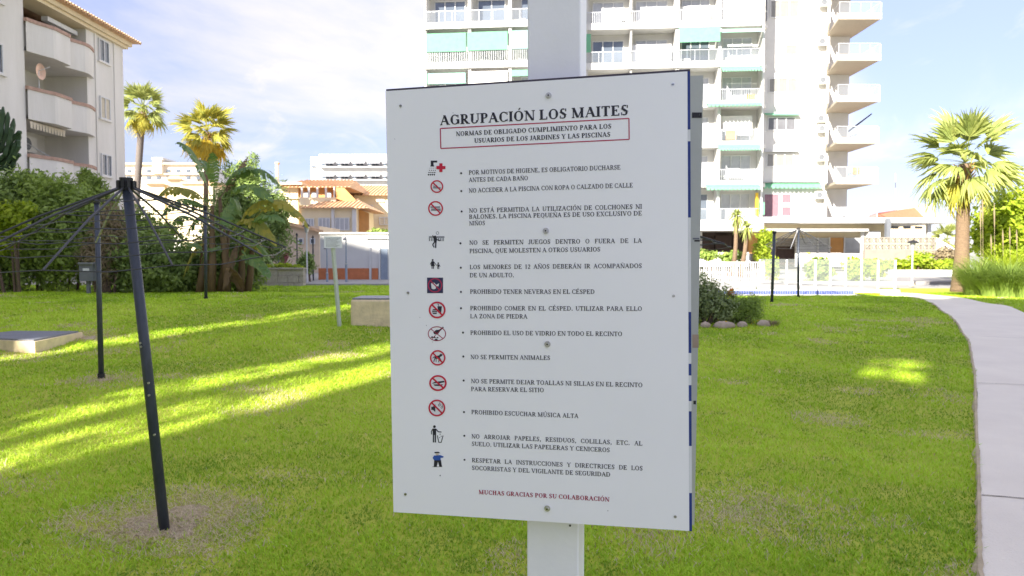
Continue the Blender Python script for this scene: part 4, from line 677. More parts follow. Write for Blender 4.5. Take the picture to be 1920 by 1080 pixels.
# banana / strelitzia
Bn = thing('banana_plant', 'clump of banana-like plants with torn arching leaves beyond the clothesline', 'plant', (at(420, 480, 20.5).x, 20.5, gz(-8, 20.5)))
def bleaf(base, tip, arch, wpx, m, Y0=20.5, Y1=None, seed=0, tear=.25):
    r = random.Random(seed); Y1 = Y1 if Y1 else Y0 + r.uniform(-.8, .8); a = at(*base, Y0); b = at(*tip, Y1); mid = a.lerp(b, .5); mid.z += arch * Y0 / F * 2; n = 16; wid = wpx * Y0 / F / 2
    P = [a * (1 - t) ** 2 + mid * 2 * t * (1 - t) + b * t * t for t in [i / n for i in range(n + 1)]]; V = []; Fc = []; R = []
    hv = (b - a); side = Vector((-hv.y, hv.x, 0)); side = side.normalized() if side.length > .1 else Vector((1, 0, 0)); side = (side + Vector((.35 * r.choice((-1, 1)), -.4, .1))).normalized(); tl = .18
    for i in range(n):
        t = i / n; d = (P[i + 1] - P[i]); rv = r.random()
        if t < tl:
            o = len(V); V += [P[i] - side * .02, P[i] + side * .02, P[i + 1] + side * .02, P[i + 1] - side * .02]; Fc.append((o, o + 1, o + 2, o + 3)); R += [.8] * 4; continue
        w0 = wid * math.sin(math.pi * min(1, (t - tl) / (1 - tl) * .93 + .07)) ** .6; w1 = wid * math.sin(math.pi * min(1, (t + 1 / n - tl) / (1 - tl) * .93 + .07)) ** .6 if i < n - 1 else 0
        for s in (-1, 1):
            up = Vector((0, 0, .35)); dr = -w0 * r.uniform(.1, .9) * tear * 2; sw = d * r.uniform(.1, .8) * (1 if t > .3 else .3); g0 = r.uniform(0, .16) if r.random() < .6 else 0
            o = len(V); q0 = P[i] + d * g0; q1 = P[i + 1] - d * g0 * .5
            V += [q0, q1, q1 + (side * s + up).normalized() * w1 * .6, q0 + (side * s + up).normalized() * w0 * .6, q1 + side * s * w1 + Vector((0, 0, dr)) + sw, q0 + side * s * w0 + Vector((0, 0, dr)) + sw]; Fc += [(o, o + 1, o + 2, o + 3), (o + 3, o + 2, o + 4, o + 5)]; R += [rv, rv, rv, rv, min(1, rv + .3), min(1, rv + .3)]
    mb = MB(); mb.add(V, Fc); part('leaf', mb, MT[m], Bn, rnd=R)
for i, (b_, t_, ar, w_, m_) in enumerate([((400, 385), (331, 268), 30, 34, 'banana'), ((402, 370), (398, 285), 8, 26, 'banana'), ((412, 372), (463, 296), -2, 15, 'bananabr'), ((410, 368), (476, 316), 16, 34, 'banana'), ((415, 375), (528, 352), 42, 40, 'banana'),
    ((418, 385), (512, 378), 32, 38, 'banana'), ((398, 395), (300, 366), 24, 36, 'bananay'), ((398, 405), (306, 402), 26, 38, 'banana'), ((440, 430), (550, 392), 30, 34, 'bananay'), ((470, 420), (578, 425), 38, 26, 'bananay'), ((425, 400), (452, 405), 30, 34, 'banana'),
    ((430, 440), (515, 455), 34, 34, 'bananay'), ((410, 430), (350, 440), 26, 36, 'banana'), ((430, 470), (512, 495), 30, 30, 'banana'), ((400, 470), (345, 515), 28, 30, 'bananay'), ((385, 480), (338, 470), 18, 26, 'banana'), ((440, 490), (505, 520), 22, 30, 'banana'), ((375, 500), (420, 470), 16, 34, 'banana'),
    ((450, 450), (420, 540), 10, 26, 'bananabr'), ((400, 480), (375, 540), 8, 26, 'bananabr'), ((430, 500), (455, 545), 6, 22, 'bananabr'), ((460, 440), (530, 415), 20, 30, 'banana'), ((455, 480), (490, 470), 20, 28, 'bananay'), ((380, 430), (320, 425), 20, 30, 'banana'), ((405, 350), (375, 300), 10, 24, 'banana'), ((470, 510), (452, 470), 10, 22, 'banana'), ((415, 440), (440, 380), 10, 32, 'banana'), ((395, 420), (360, 395), 22, 30, 'banana')]):
    bleaf(b_, t_, ar, w_, m_, 20.2 + (i % 5) * .22, seed=i, tear=.3 if m_ == 'banana' else .5)
for i, (a_, b_) in enumerate([((395, 553), (398, 385)), ((425, 553), (412, 370)), ((372, 553), (385, 440)), ((448, 553), (455, 440)), ((410, 553), (430, 430)), ((462, 550), (475, 450))]):
    Y = 20.6 + i * .12; p = at(*b_, Y); q_ = at(a_[0], 480, Y); q_.z = gz(q_.x, Y) - .05; part('stalk', MB().tube([q_, q_.lerp(p, .35) + Vector((.03, 0, 0)), q_.lerp(p, .7), p], [.11, .10, .075, .04], 9), MT['bananabr'], Bn, True, rnd=[.5] * 36)
shrub('hedge_shrub', 'dark undergrowth between and behind the banana stems', 'shrub', [(395, 505, 21.9, 40, 46, 30), (455, 500, 22, 40, 46, 30), (420, 460, 22.4, 50, 50, 30)], 8000, .07, MT['leafd'], 5)
# euphorbia cactus
Ca = thing('candelabra_cactus', 'tall candelabra cactus rising above the hedge at the left edge', 'cactus', (at(-30, 480, 22.6).x, 22.6, gz(-16, 22.6)))
def cac(pts, r0):
    P = [at(x, y, 22.6 + d) for x, y, d in pts]; mb = MB(); PP = []; 
    for i in range(len(P) - 1):
        for k in range(4): PP.append(P[i].lerp(P[i + 1], k / 4))
    PP.append(P[-1]); rad = [r0 * (.9 + .12 * (i % 3)) for i in range(len(PP))]; rad[-1] = r0 * .35
    mb.tube(PP, rad, 5); part('branch', mb, MT['cactus'], Ca)
cac([(-30, 480, 0), (-28, 400, 0), (-26, 330, 0), (-24, 280, 0)], .16)
for k, pts in enumerate([[(-24, 300), (-8, 285), (2, 250), (6, 200)], [(-24, 290), (0, 285), (12, 250), (15, 210)], [(-22, 310), (5, 300), (20, 270), (26, 222)], [(-20, 320), (10, 312), (28, 285), (38, 248)], [(-10, 305), (10, 290), (18, 262), (22, 236)], [(0, 308), (25, 295), (35, 275), (34, 262)], [(8, 320), (22, 310), (30, 296), (38, 288)], [(-15, 295), (-4, 260), (-2, 230), (0, 205)], [(-25, 300), (-40, 270), (-42, 230)], [(-10, 320), (8, 316), (16, 300), (30, 265)], [(4, 285), (14, 275), (28, 256), (40, 246)], [(12, 330), (20, 322), (29, 303)], [(-30, 270), (-20, 240), (-18, 200)]]):
    cac([(x, y, (k % 4) * .12 - .2) for x, y in pts], .068)
# palms
palm('tall palm with half golden crown beside the left building', 268, 205, 205, 52, 1.85, .24, ('frond', 'frondmix', 'frondy'), 46, -75, 'trunk2', 11, tilt=18)
palm('golden-crowned palm standing above the banana plants', 388, 248, 248, 50, 2.1, .17, ('frondmix', 'frondy', 'frondy'), 46, -70, 'trunk', 21, tilt=3)
palm('thick-trunked palm with wide green crown right of the path', 1809, 310, 308, 28, 2.12, .235, ('frond', 'frond', 'frondmix'), 36, -52, 'trunk', 31, tilt=6)
palm('distant small palm seen under the flat canopy edge', 1775, 455, 452, 58, 1.6, .12, ('frond', 'frond', 'dryfrond'), 22, -40, 'trunk2', 41)
# ------------------------------------------------------------------ vegetation, right
shrub('round_tree', 'bright leafy green tree behind the tall ornamental grass at the right edge', 'tree', [(1885, 415, 31, 52, 50, 50), (1935, 400, 31, 60, 60, 50), (1850, 440, 31, 26, 40, 30), (1900, 460, 31, 60, 40, 40)], 9000, .12, MT['leafb'], 7, lump=.3)
def tuft(name, label, cat, cx_, Y, Hh_, n, sp, m, w=.012, seed=0, lean=.5, loc=None):
    r = np.random.default_rng(seed); c = loc or Vector((at(cx_, 480, Y).x, Y, 0)); o = thing(name, label, cat, (c.x, c.y, gz(c.x, c.y))); K = 5
    a = r.random(n) * 6.283; b = r.random(n) ** .6 * sp * .35; hh = Hh_ * (.55 + .5 * r.random(n)); ln = hh * lean * (.3 + r.random(n)); V = np.zeros((n, 2 * K, 3)); sx = -np.sin(a); sy = np.cos(a); R = np.repeat(r.random(n), 2 * K)
    for k in range(K):
        t = k / (K - 1); rr = b + ln * t ** 1.8; z = hh * (t - .35 * t ** 3.2 * (ln / hh + .3)); ww = w * (1 - t) ** .7 + .001
        for s, e in ((0, -1), (1, 1)): V[:, 2 * k + s] = np.stack([np.cos(a) * rr + sx * ww * e, np.sin(a) * rr + sy * ww * e, z], 1)
    i = np.arange(n)[:, None] * 2 * K; Fc = np.concatenate([i + [2 * k, 2 * k + 1, 2 * k + 3, 2 * k + 2] for k in range(K - 1)], 0); link('leaf_blades', mesh_np('leaf_blades', V.reshape(-1, 3), Fc, MT[m], R), o); return o
for i, (x, Y, h_, lb_) in enumerate([(1835, 24.5, 1.75, 'first clump of tall fountain grass just right of the thick palm trunk'), (1862, 23.8, 1.6, 'middle clump of tall fountain grass right of the thick palm'), (1895, 23.4, 1.6, 'fountain grass clump with dark shaded base near the right edge'), (1930, 23, 1.7, 'fountain grass clump cut by the right edge of the view'), (1880, 25.5, 2.3, 'taller fountain grass clump standing behind the others')]):
    tuft('fountain_grass', lb_, 'grass', x, Y, h_ * (.95, .78, .98, .82, .95)[i], 1100, 1.1, 'leafm' if i != 4 else 'leafb', .012, 50 + i, .85)
for i, (x, y0) in enumerate([(1838, 385), (1842, 372), (1864, 380), (1858, 440), (1880, 430), (1893, 425), (1906, 430)]):
    Y = 25 + .1 * i; p = at(x, y0, Y); gx = at(x + 4, 480, Y).x; o = thing('grass_plume', ['leftmost pale seed plume, beside the tall palm trunk', 'tallest pale seed plume, second from the palm trunk', 'pale seed plume rising over the round tree crown', 'short pale seed plume low in the fountain grass', 'pale seed plume in the middle of the fountain grass', 'second pale seed plume from the right edge', 'pale seed plume nearest the right edge'][i], 'plume', (gx, Y, gz(gx, Y)), 'dry plumes on the fountain grass'); part('stalk', MB().tube([(gx, Y, gz(gx, Y)), p.lerp(Vector((gx, Y, .6)), .3)], .008, 4), MT['leafdry'], o, rnd=[.5] * 8); part('seed_head', MB().tube([p.lerp(Vector((gx, Y, .6)), .3), p.lerp(Vector((gx, Y, .6)), .12), p], [.012, .028, .006], 6), MT['leafdry'], o, rnd=[.6] * 18)
# yucca / cordyline pair before the low building
def cordyline(label, px, py, Y, r_, tl, n=120):
    c = at(px, py, Y); o = thing('cordyline_tree', label, 'tree', (at(px - tl, 480, Y).x, Y, gz(c.x, Y))); b = WL[o.name]; part('trunk', MB().tube([b, b.lerp(c, .5) + Vector((.05, 0, 0)), c], [.16, .11, .09], 9), MT['trunk'], o, True)
    rr = random.Random(px); mb = MB(); R = []
    for i in range(n):
        a = rr.uniform(0, 6.28); el = rr.uniform(-1.3, 1.4); d = Vector((math.cos(a) * math.cos(el), math.sin(a) * math.cos(el), math.sin(el))); s = Vector((-math.sin(a), math.cos(a), 0)) * .035; L_ = r_ * rr.uniform(.7, 1.1)
        p1 = c + d * L_ * .55; p2 = c + d * L_ + Vector((0, 0, -.45 * L_)); o_ = len(mb.v); mb.add([c - s * .6, c + s * .6, p1 + s, p1 - s, p2], [(0, 1, 2, 3), (3, 2, 4)]); R += [rr.random()] * 5
    part('leaf_rosette', mb, MT['frond'], o, rnd=R)
cordyline('taller spiky cordyline tree in front of the low building', 1381, 405, 40, .75, 6); cordyline('shorter spiky cordyline leaning right beside the taller one', 1401, 426, 39.6, .62, 12)
shrub('climbing_shrub', 'yellow-green tall shrub left of the dark doorway', 'shrub', [(1436, 445, 41, 15, 16), (1428, 470, 41, 16, 20)], 1500, .12, MT['leafb'], 4, aspect=.25)
shrub('wall_shrub', 'low shrubs above the picket fence right of the sign', 'shrub', [(1325, 478, 41, 26, 9), (1375, 482, 41, 24, 10)], 1100, .1, MT['leafm'], 3)
# flower bed with rocks
c = ground(1372, 600)
shrub('bed_shrub', 'grey-green flowering shrub in the bed right of the sign', 'shrub', [(1338, 566, 15.2, 36, 40, 26), (1312, 556, 15.4, 32, 40, 26), (1290, 572, 15.2, 30, 38, 26), (1360, 580, 15, 24, 28, 20)], 7500, .032, MT['leafb2'], 6)
shrub('bed_shrub', 'dark rosemary-like bush at the right end of the flower bed', 'shrub', [(1384, 580, 15.1, 34, 32, 22), (1410, 578, 15.1, 24, 28, 16)], 5600, .040, MT['leafm'], 7, aspect=.14)
tuft('aloe_plant', 'dark spiky plant at the back of the bed beside the sign', 'plant', 1322, 16.2, .75, 26, .3, 'banana', .035, 77, .8)
fo = thing('orange_flower', 'single orange flower head above the bed shrub', 'flower', tuple(at(1371, 575, 15))); r = random.Random(5); c = at(1371, 551, 15); mb = MB()
for i in range(26):
    d = Vector((r.gauss(0, 1), r.gauss(0, 1), r.gauss(.3, 1))).normalized(); s = d.cross(Vector((.3, .2, 1))).normalized() * .02; mb.add([c, c + d * .07 + s * 1.6, c + d * .13, c + d * .05 - s], [(0, 1, 2, 3)])
part('petals', mb, MT['flower'], fo); part('stem', MB().tube([at(1371, 575, 15), c], .008, 5), MT['leafd'], fo, rnd=[.5] * 10)
def rock(label, px, py, w, h, dpx=None):
    p = ground(px, py); s = p.y / F; o_ = bpy.data.objects; mb = MB(); nu, nv = 12, 7; vs = []
    for j in range(nv + 1):
        for i in range(nu):
            th = math.pi * j / nv; ph = 2 * math.pi * i / nu; d = Vector((math.sin(th) * math.cos(ph), math.sin(th) * math.sin(ph), math.cos(th))); k = 1 + .35 * noise.noise(d * 1.6 + Vector((px, 0, 0))); vs.append(Vector((d.x * w * s / 2 * k, d.y * w * s / 2.4 * k, d.z * h * s / 1.5 * k)))
    mb.add(vs, [(j * nu + i, j * nu + (i + 1) % nu, (j + 1) * nu + (i + 1) % nu, (j + 1) * nu + i) for j in range(nv) for i in range(nu)]); return tag(link('rock', mb.mesh('rock', MT['rock'], True), None, p + Vector((0, 0, h * s * .25))), label, 'rock', 'rocks edging the flower bed')
rock('largest pale rock at the front left of the flower bed', 1357, 614, 38, 14); rock('small rock in the middle of the flower bed edge', 1392, 613, 20, 11); rock('brown rock at the right end of the flower bed', 1432, 612, 24, 13); rock('dark stained rock at the foot of the bed beside the sign', 1322, 614, 20, 12)
tuft('dry_tuft', 'small dry tuft beside the right bed rock', 'plant', 1446, ground(1446, 610).y, .16, 120, .5, 'leafdry', .006, 90, .8)
fl = thing('yellow_flowers', 'small yellow flowers at the foot of the bed shrubs', 'flower', tuple(ground(1400, 610))); mb = MB(); r = random.Random(3)
for px, py in ((1347, 600), (1362, 603), (1408, 607), (1413, 604), (1403, 614), (1332, 597), (1420, 600)):
    c = at(px, py, 14.3); mb.add([c + Vector((r.uniform(-.03, .03), 0, r.uniform(-.02, .03))) for k in range(3)], [(0, 1, 2)])
part('petals', mb, MT['yellow'], fl)
# ------------------------------------------------------------------ clothes dryers
def lines_umbrella(o, hub, R, drop, n, phase, rings, tilt, ra, rw, sag=.02, mw='darkwire'):
    tips = []
    for k in range(n):
        a = phase + k * 2 * math.pi / n; tips.append(hub + Vector((R * math.cos(a), R * math.sin(a), -drop)) + Vector((0, 0, tilt * math.sin(a))))
    for t_ in tips: part('arm', MB().tube([hub + (t_ - hub) * .03, hub.lerp(t_, .5) + Vector((0, 0, .02)), t_], [ra, ra, ra * .8], 6), MT['tank'] if tips.index(t_) == n // 2 + 1 else MT[mw], o)
    for f_ in rings:
        mb = MB(); 
        for k in range(n):
            a = hub.lerp(tips[k], f_); b = hub.lerp(tips[(k + 1) % n], f_); mb.tube([a, a.lerp(b, .5) - Vector((0, 0, sag * f_)), b], rw, 5, cap=False)
        part('washing_line', mb, MT[mw], o)
b = ground(310, 993); tp = at(237, 340, b.y)
Cl = thing('rotary_clothesline', 'leaning dark steel clothesline pole with drooping line umbrella in the left foreground', 'clothesline', tuple(b))
part('pole', MB().tube([b - Vector((0, 0, .06)), b.lerp(tp, .5), tp], [.030, .029, .0275], 20), MT['dark'], Cl, True)
hub = tp - Vector((0, 0, .02))
part('hub', MB().tube([tp - Vector((0, 0, .05)), tp + Vector((0, 0, .02))], [.037, .037], 14), MT['black'], Cl)
for k in range(10): a_ = k * math.pi / 5 - 1.5; part('bracket', MB(Matrix.Translation(tp + Vector((math.cos(a_) * .041, math.sin(a_) * .041, -.02))) @ rotz(a_)).box(-.010, .011, -.009, .009, -.02, .022), MT['black'], Cl)
lines_umbrella(Cl, hub, .87, .385, 10, math.radians(-86), [.22, .4, .56, .72, .86, 1.0], .085, .0068, .0030)
bm_ = MB().tube([(0, 0, 0), (0, -.007, 0)], .0065, 8).mesh('bolt', MT['steel'])
for px, py in ((264, 643), (265, 650), (279, 718), (280, 741), (290, 815)):
    t_ = (py - 340) / 655; p = tp.lerp(b, t_); q_ = at(px, py, p.y - .027); link('bolt', bm_, Cl, q_ - WL[Cl.name])
def bare(label, px, pyb, pyt, r_, dx=0, m='dark', Y=None):
    b = ground(px, pyb) if Y is None else Vector((at(px, 480, Y).x, Y, gz(at(px, 480, Y).x, Y))); tp = at(px + dx, pyt, b.y); o = thing('clothesline_pole', label, 'pole', tuple(b), 'dark clothesline poles on the lawn')
    part('pole', MB().tube([b - Vector((0, 0, .05)), tp], [r_, r_ * .93], 12), MT[m], o, True); part('cap', MB().tube([tp - Vector((0, 0, .06)), tp + Vector((0, 0, .012))], r_ * 1.35, 10), MT['black'], o); part('sleeve', MB().tube([b, b + Vector((0, 0, .06))], r_ * 1.3, 10), MT['black'], o); return o, b, tp
o, b, tp = bare('bare dark pole standing just behind the leaning clothesline', 190, 711, 371, .029, -9)
o, b, tp = bare('far dark pole in front of the banana plants', 386, 562, 387, .036, -1)
o, b, tp = bare('dark pole on the lawn right of the flower bed', 1447, 568, 434, .042, 5)
o, b, tp = bare('dark pole with thin drooping lines near the pool fence', 1498, 551, 428, .036, -1, Y=23.4)
lines_umbrella(o, tp - Vector((0, 0, .02)), 1.0, .55, 8, .2, [.3, .5, .7, .85, 1.0], .1, .012, .005)
c_ = at(1235, 425, 10.2); b_ = Vector((c_.x, 10.2, gz(c_.x, 10.2))); o = thing('rotary_clothesline', 'clothesline mostly hidden by the rules sign with line tips showing at its right', 'clothesline', tuple(b_)); part('pole', MB().tube([b_, c_], .04, 12), MT['dark'], o, True)
c_ = Vector((c_.x, 10.2, c_.z)); lines_umbrella(o, c_, 1.0, .28, 8, 0, [.4, .6, .8, 1.0], -.05, .01, .005)
# meter box on a stake
p = Vector((at(161, 480, 19.8).x, 19.8, 0)); p.z = gz(p.x, p.y); Bx = thing('meter_box', 'grey meter box on a short stake before the hedge', 'box', tuple(p)); part('stake', MB().box(p.x - .04, p.x + .04, 19.85, 19.93, p.z - .05, at(161, 527, 19.8).z), MT['boxgrey'], Bx); part('casing', MB().pbox(148, 174, 495, 527, 19.75, .22), MT['boxgrey'], Bx); part('lid', MB().pbox(146, 176, 492, 495.5, 19.7, .3), MT['lid'], Bx); part('plate', MB().pbox(155, 167, 503, 508, 19.742, .006), MT['whitetape'], Bx)
# concrete base with steel lid
p = ground(60, 660); zt = at(60, 634, p.y).z
Cb = thing('inspection_chamber', 'low cream concrete chamber with grey steel lid in the lawn at far left', 'chamber', tuple(p))
e = [ground(-75, 652), ground(66, 664), ground(155, 634), ground(25, 630)]; pl = [(v.x, v.y) for v in e]; zt = e[1].z + .165
part('concrete_surround', MB().prism(pl, gz(p.x, p.y) - .25, zt), MT['creamstone'], Cb)
cx_ = sum(x for x, y in pl) / 4; cy_ = sum(y for x, y in pl) / 4; part('lid', MB().prism([(cx_ + (x - cx_) * .93, cy_ + (y - cy_) * .93) for x, y in pl], zt + .001, zt + .022), MT['lid'], Cb)
p = ground(690, 612); Cc = thing('concrete_box', 'cream concrete box with grey top partly hidden behind the left sign edge', 'chamber', tuple(p)); x0 = at(657, 600, p.y).x; x1 = x0 + 1.15; zt = at(690, 562, p.y).z
bmx = MB(); bmx.box(x0, x1, p.y, p.y + .9, gz(p.x, p.y) - .2, zt); ob = part('casing', bmx, MT['creamstone'], Cc); md = ob.modifiers.new('bevel', 'BEVEL'); md.width = .04; md.segments = 3; part('top', MB().box(x0 + .03, x1 - .03, p.y + .03, p.y + .87, zt + .001, zt + .025), MT['lid'], Cc)
# small notice on a leaning stick
b = ground(637, 612); tp = at(622, 445, b.y); Sn = thing('small_notice', 'small white notice board on a leaning pale stick', 'sign', tuple(b)); part('post', MB().tube([b - Vector((0, 0, .05)), b.lerp(tp, .98) + Vector((0, .03, 0))], .036, 4), MT['stick'], Sn)
pl_ = part('plate', MB().pbox(607.5, 641, 443, 465, b.y - .03, .02), MT['plate'], Sn)
mb = MB(); r = random.Random(2)
for i in range(8):
    x = 611.0; y = 446.5 + i * 2.2
    while x < 637 - (i % 3) * 4: w_ = r.uniform(1.5, 4); mb.pbox(x, min(637, x + w_), y, y + .75, b.y - .032, .0015); x += w_ + .9
part('small_print', mb, MT['greyink'], pl_)
# ------------------------------------------------------------------ the rules sign
RZ = rotz(-.21579392); SM = Matrix.Translation((.04348787, 1.45486195, 1.5072891)) @ (RZ @ Matrix.Rotation(-.0037149, 4, 'X') @ Matrix.Rotation(-.01394391, 4, 'Y')); SMi = SM.inverted()
SW, SH = .6, .87011873
Sg = thing('rules_sign', 'large white printed rules board bolted to a square white post in the foreground', 'sign', (.05, 1.5, 0))
def uv(px, py):
    o = SMi @ Vector((0, 0, CAMZ)); r = SMi.to_3x3() @ ray(px, py); t = -o.y / r.y; return (o.x + r.x * t, o.z + r.z * t)
bd = part('board', MB(SM).box(-SW / 2, SW / 2, .0, .018, -SH / 2, SH / 2), MT['board'], Sg)
xl = uv(731, 560)[0]; xr = uv(1290.5, 560)[0]; ztp = uv(1010, 152.5)[1]; zbt = -SH / 2 + .0008
sh = part('printed_sheet', MB(SM).box(xl, xr, -.0022, -.0002, zbt, ztp), MT['sheet'], Sg)
part('edge_tape', MB(SM).box(-SW / 2 - .0006, SW / 2 + .0006, -.0016, .0186, ztp + .0003, SH / 2 + .0008), MT['topedge'], Sg)
for y0, y1, m_ in ((168, 700, 'bluetape'), (700, 733, 'whitetape'), (733, 811, 'bluetape'), (811, 827, 'whitetape'), (827, 839, 'bluetape'), (839, 861, 'whitetape'), (861, 877, 'bluetape'), (877, 893, 'whitetape'), (893, 960, 'bluetape')):
    z0, z1 = uv(733, y1)[1], uv(733, y0)[1]; z1 = min(z1, ztp); part('edge_tape', MB(SM).box(-SW / 2 - .0008, xl - .0002, -.0014, .0188, z0 + .0002, z1), MT[m_], Sg)
for y0, y1, m_ in ((132, 243, 'bluetape'), (243, 265, 'whitetape'), (265, 408, 'bluetape'), (408, 585, 'whitetape'), (585, 662, 'bluetape'), (662, 682, 'whitetape'), (682, 704, 'bluetape'), (704, 722, 'whitetape'), (722, 752, 'bluetape'), (752, 771, 'whitetape'), (771, 836, 'bluetape'), (836, 924, 'whitetape'), (924, 996, 'bluetape')):
    z0, z1 = uv(1294, y1)[1], uv(1294, y0)[1]; z1 = min(z1, ztp); z0 = max(z0, -SH / 2); part('edge_tape', MB(SM).box(xr + .0002, SW / 2 + .0008, -.0014, .0188, z0 + .0002, z1), MT[m_], Sg)
# square post
PM = Matrix.Translation((.075, 1.475, 0)) @ rotz(-.21579392)
pa = at(983, 60, 1.49).x; pb_ = at(1090, 60, 1.49).x; pw_ = (pb_ - pa) / math.cos(.216) * .99
PM = Matrix.Translation(((pa + pb_) / 2 + .002, 1.472 + .019 + .0, 0)) @ rotz(-.21579392)
ob = part('post', MB(PM).box(-pw_ / 2 + .004, pw_ / 2 - .004, 0, .10, -.1, 2.75), MT['post'], Sg); md = ob.modifiers.new('bevel', 'BEVEL'); md.width = .003; md.segments = 2
# rear board, seen edge-on behind the right side
e0 = at(1319, 141, 1.545); e1 = at(1302, 984, 1.545); ud = Vector((math.cos(-.19), math.sin(-.19), 0)); nd = Vector((-ud.y, ud.x, 0)) * .02; wd_ = .60
q = [e1 - ud * wd_, e1, e0, e0 - ud * wd_]; rb = part('rear_board', MB().hexa([*q, *[v + nd for v in q]]), MT['board'], Sg)
def onrear(a, b, c, d, nm, m_):
    def P(px, py): r = ray(px, py); n_ = nd.normalized(); o = Vector((0, 0, CAMZ)); return o + r * ((e0 - o).dot(n_) / r.dot(n_)) - n_ * .0012
    A, B, C_, D = P(a, d), P(b, d), P(b, c), P(a, c); n_ = nd.normalized() * .001; part(nm, MB().hexa([A, B, C_, D, A + n_, B + n_, C_ + n_, D + n_]), MT[m_], Sg)
onrear(1297.5, 1316, 211, 221, 'clip', 'black'); onrear(1299, 1311, 446, 449, 'scuff', 'boxgrey'); onrear(1302, 1312, 450, 453, 'scuff', 'black'); onrear(1298, 1310, 627, 652, 'tape_patch', 'browntape'); onrear(1300, 1305, 751, 758, 'scuff', 'black'); onrear(1310.5, 1312, 213.5, 217, 'rivet', 'whitetape')
def disc(mb, cx_, cz, r_, y0, y1, n=16, r2=None):
    r2 = r2 or r_; v0 = [(cx_ + r_ * math.cos(k * 2 * math.pi / n), y0, cz + r_ * math.sin(k * 2 * math.pi / n)) for k in range(n)]; v1 = [(cx_ + r2 * math.cos(k * 2 * math.pi / n), y1, cz + r2 * math.sin(k * 2 * math.pi / n)) for k in range(n)]
    mb.add(v0 + v1, [tuple(range(n)), tuple(range(n, 2 * n))[::-1]] + [(n + k, n + (k + 1) % n, (k + 1) % n, k) for k in range(n)])
for px, py in ((1029, 180), (1024, 433), (1027, 645), (1026.6, 952.5)):
    u, v = uv(px, py); mb = MB(SM); disc(mb, u, v, .0060, -.0026, -.0040, 20); bo = part('washer', mb, MT['steel'], Sg); mb = MB(SM); disc(mb, u, v, .0042, -.0041, -.0075, 6, .0034); part('bolt_head', mb, MT['steel'], bo); mb = MB(SM); disc(mb, u, v, .0017, -.0076, -.0078, 6); part('socket', mb, MT['black'], bo)
for k, (px, py) in enumerate([(752, 199), (1261.5, 159), (766, 549), (1263, 555), (761, 926), (1266, 968)]):
    u, v = uv(px, py); mb = MB(SM); disc(mb, u, v, .0030, -.0023, -.0034, 12); nl = part('nail', mb, MT['steel'], Sg); mb = MB(SM); mb.box(u - .0022, u + .0022, -.0037, -.0035, v - .0006, v + .0006); part('slot', mb, MT['black'], nl)
for px, py, r_ in ((826, 891, .0016), (1140, 957, .0010), (800, 610, .0009), (788, 595, .0007), (850, 212, .0008), (741, 261, .0008), (812, 641, .0008)):
    u, v = uv(px, py); mb = MB(SM); disc(mb, u, v, r_, -.0023, -.00245, 7, r_ * .8); part('speck', mb, MT['greyink'], sh)
mb = MB(PM); disc(mb, .036, 1.052, .0022, -.0002, -.0012, 8); part('post_hole', mb, MT['black'], Sg)
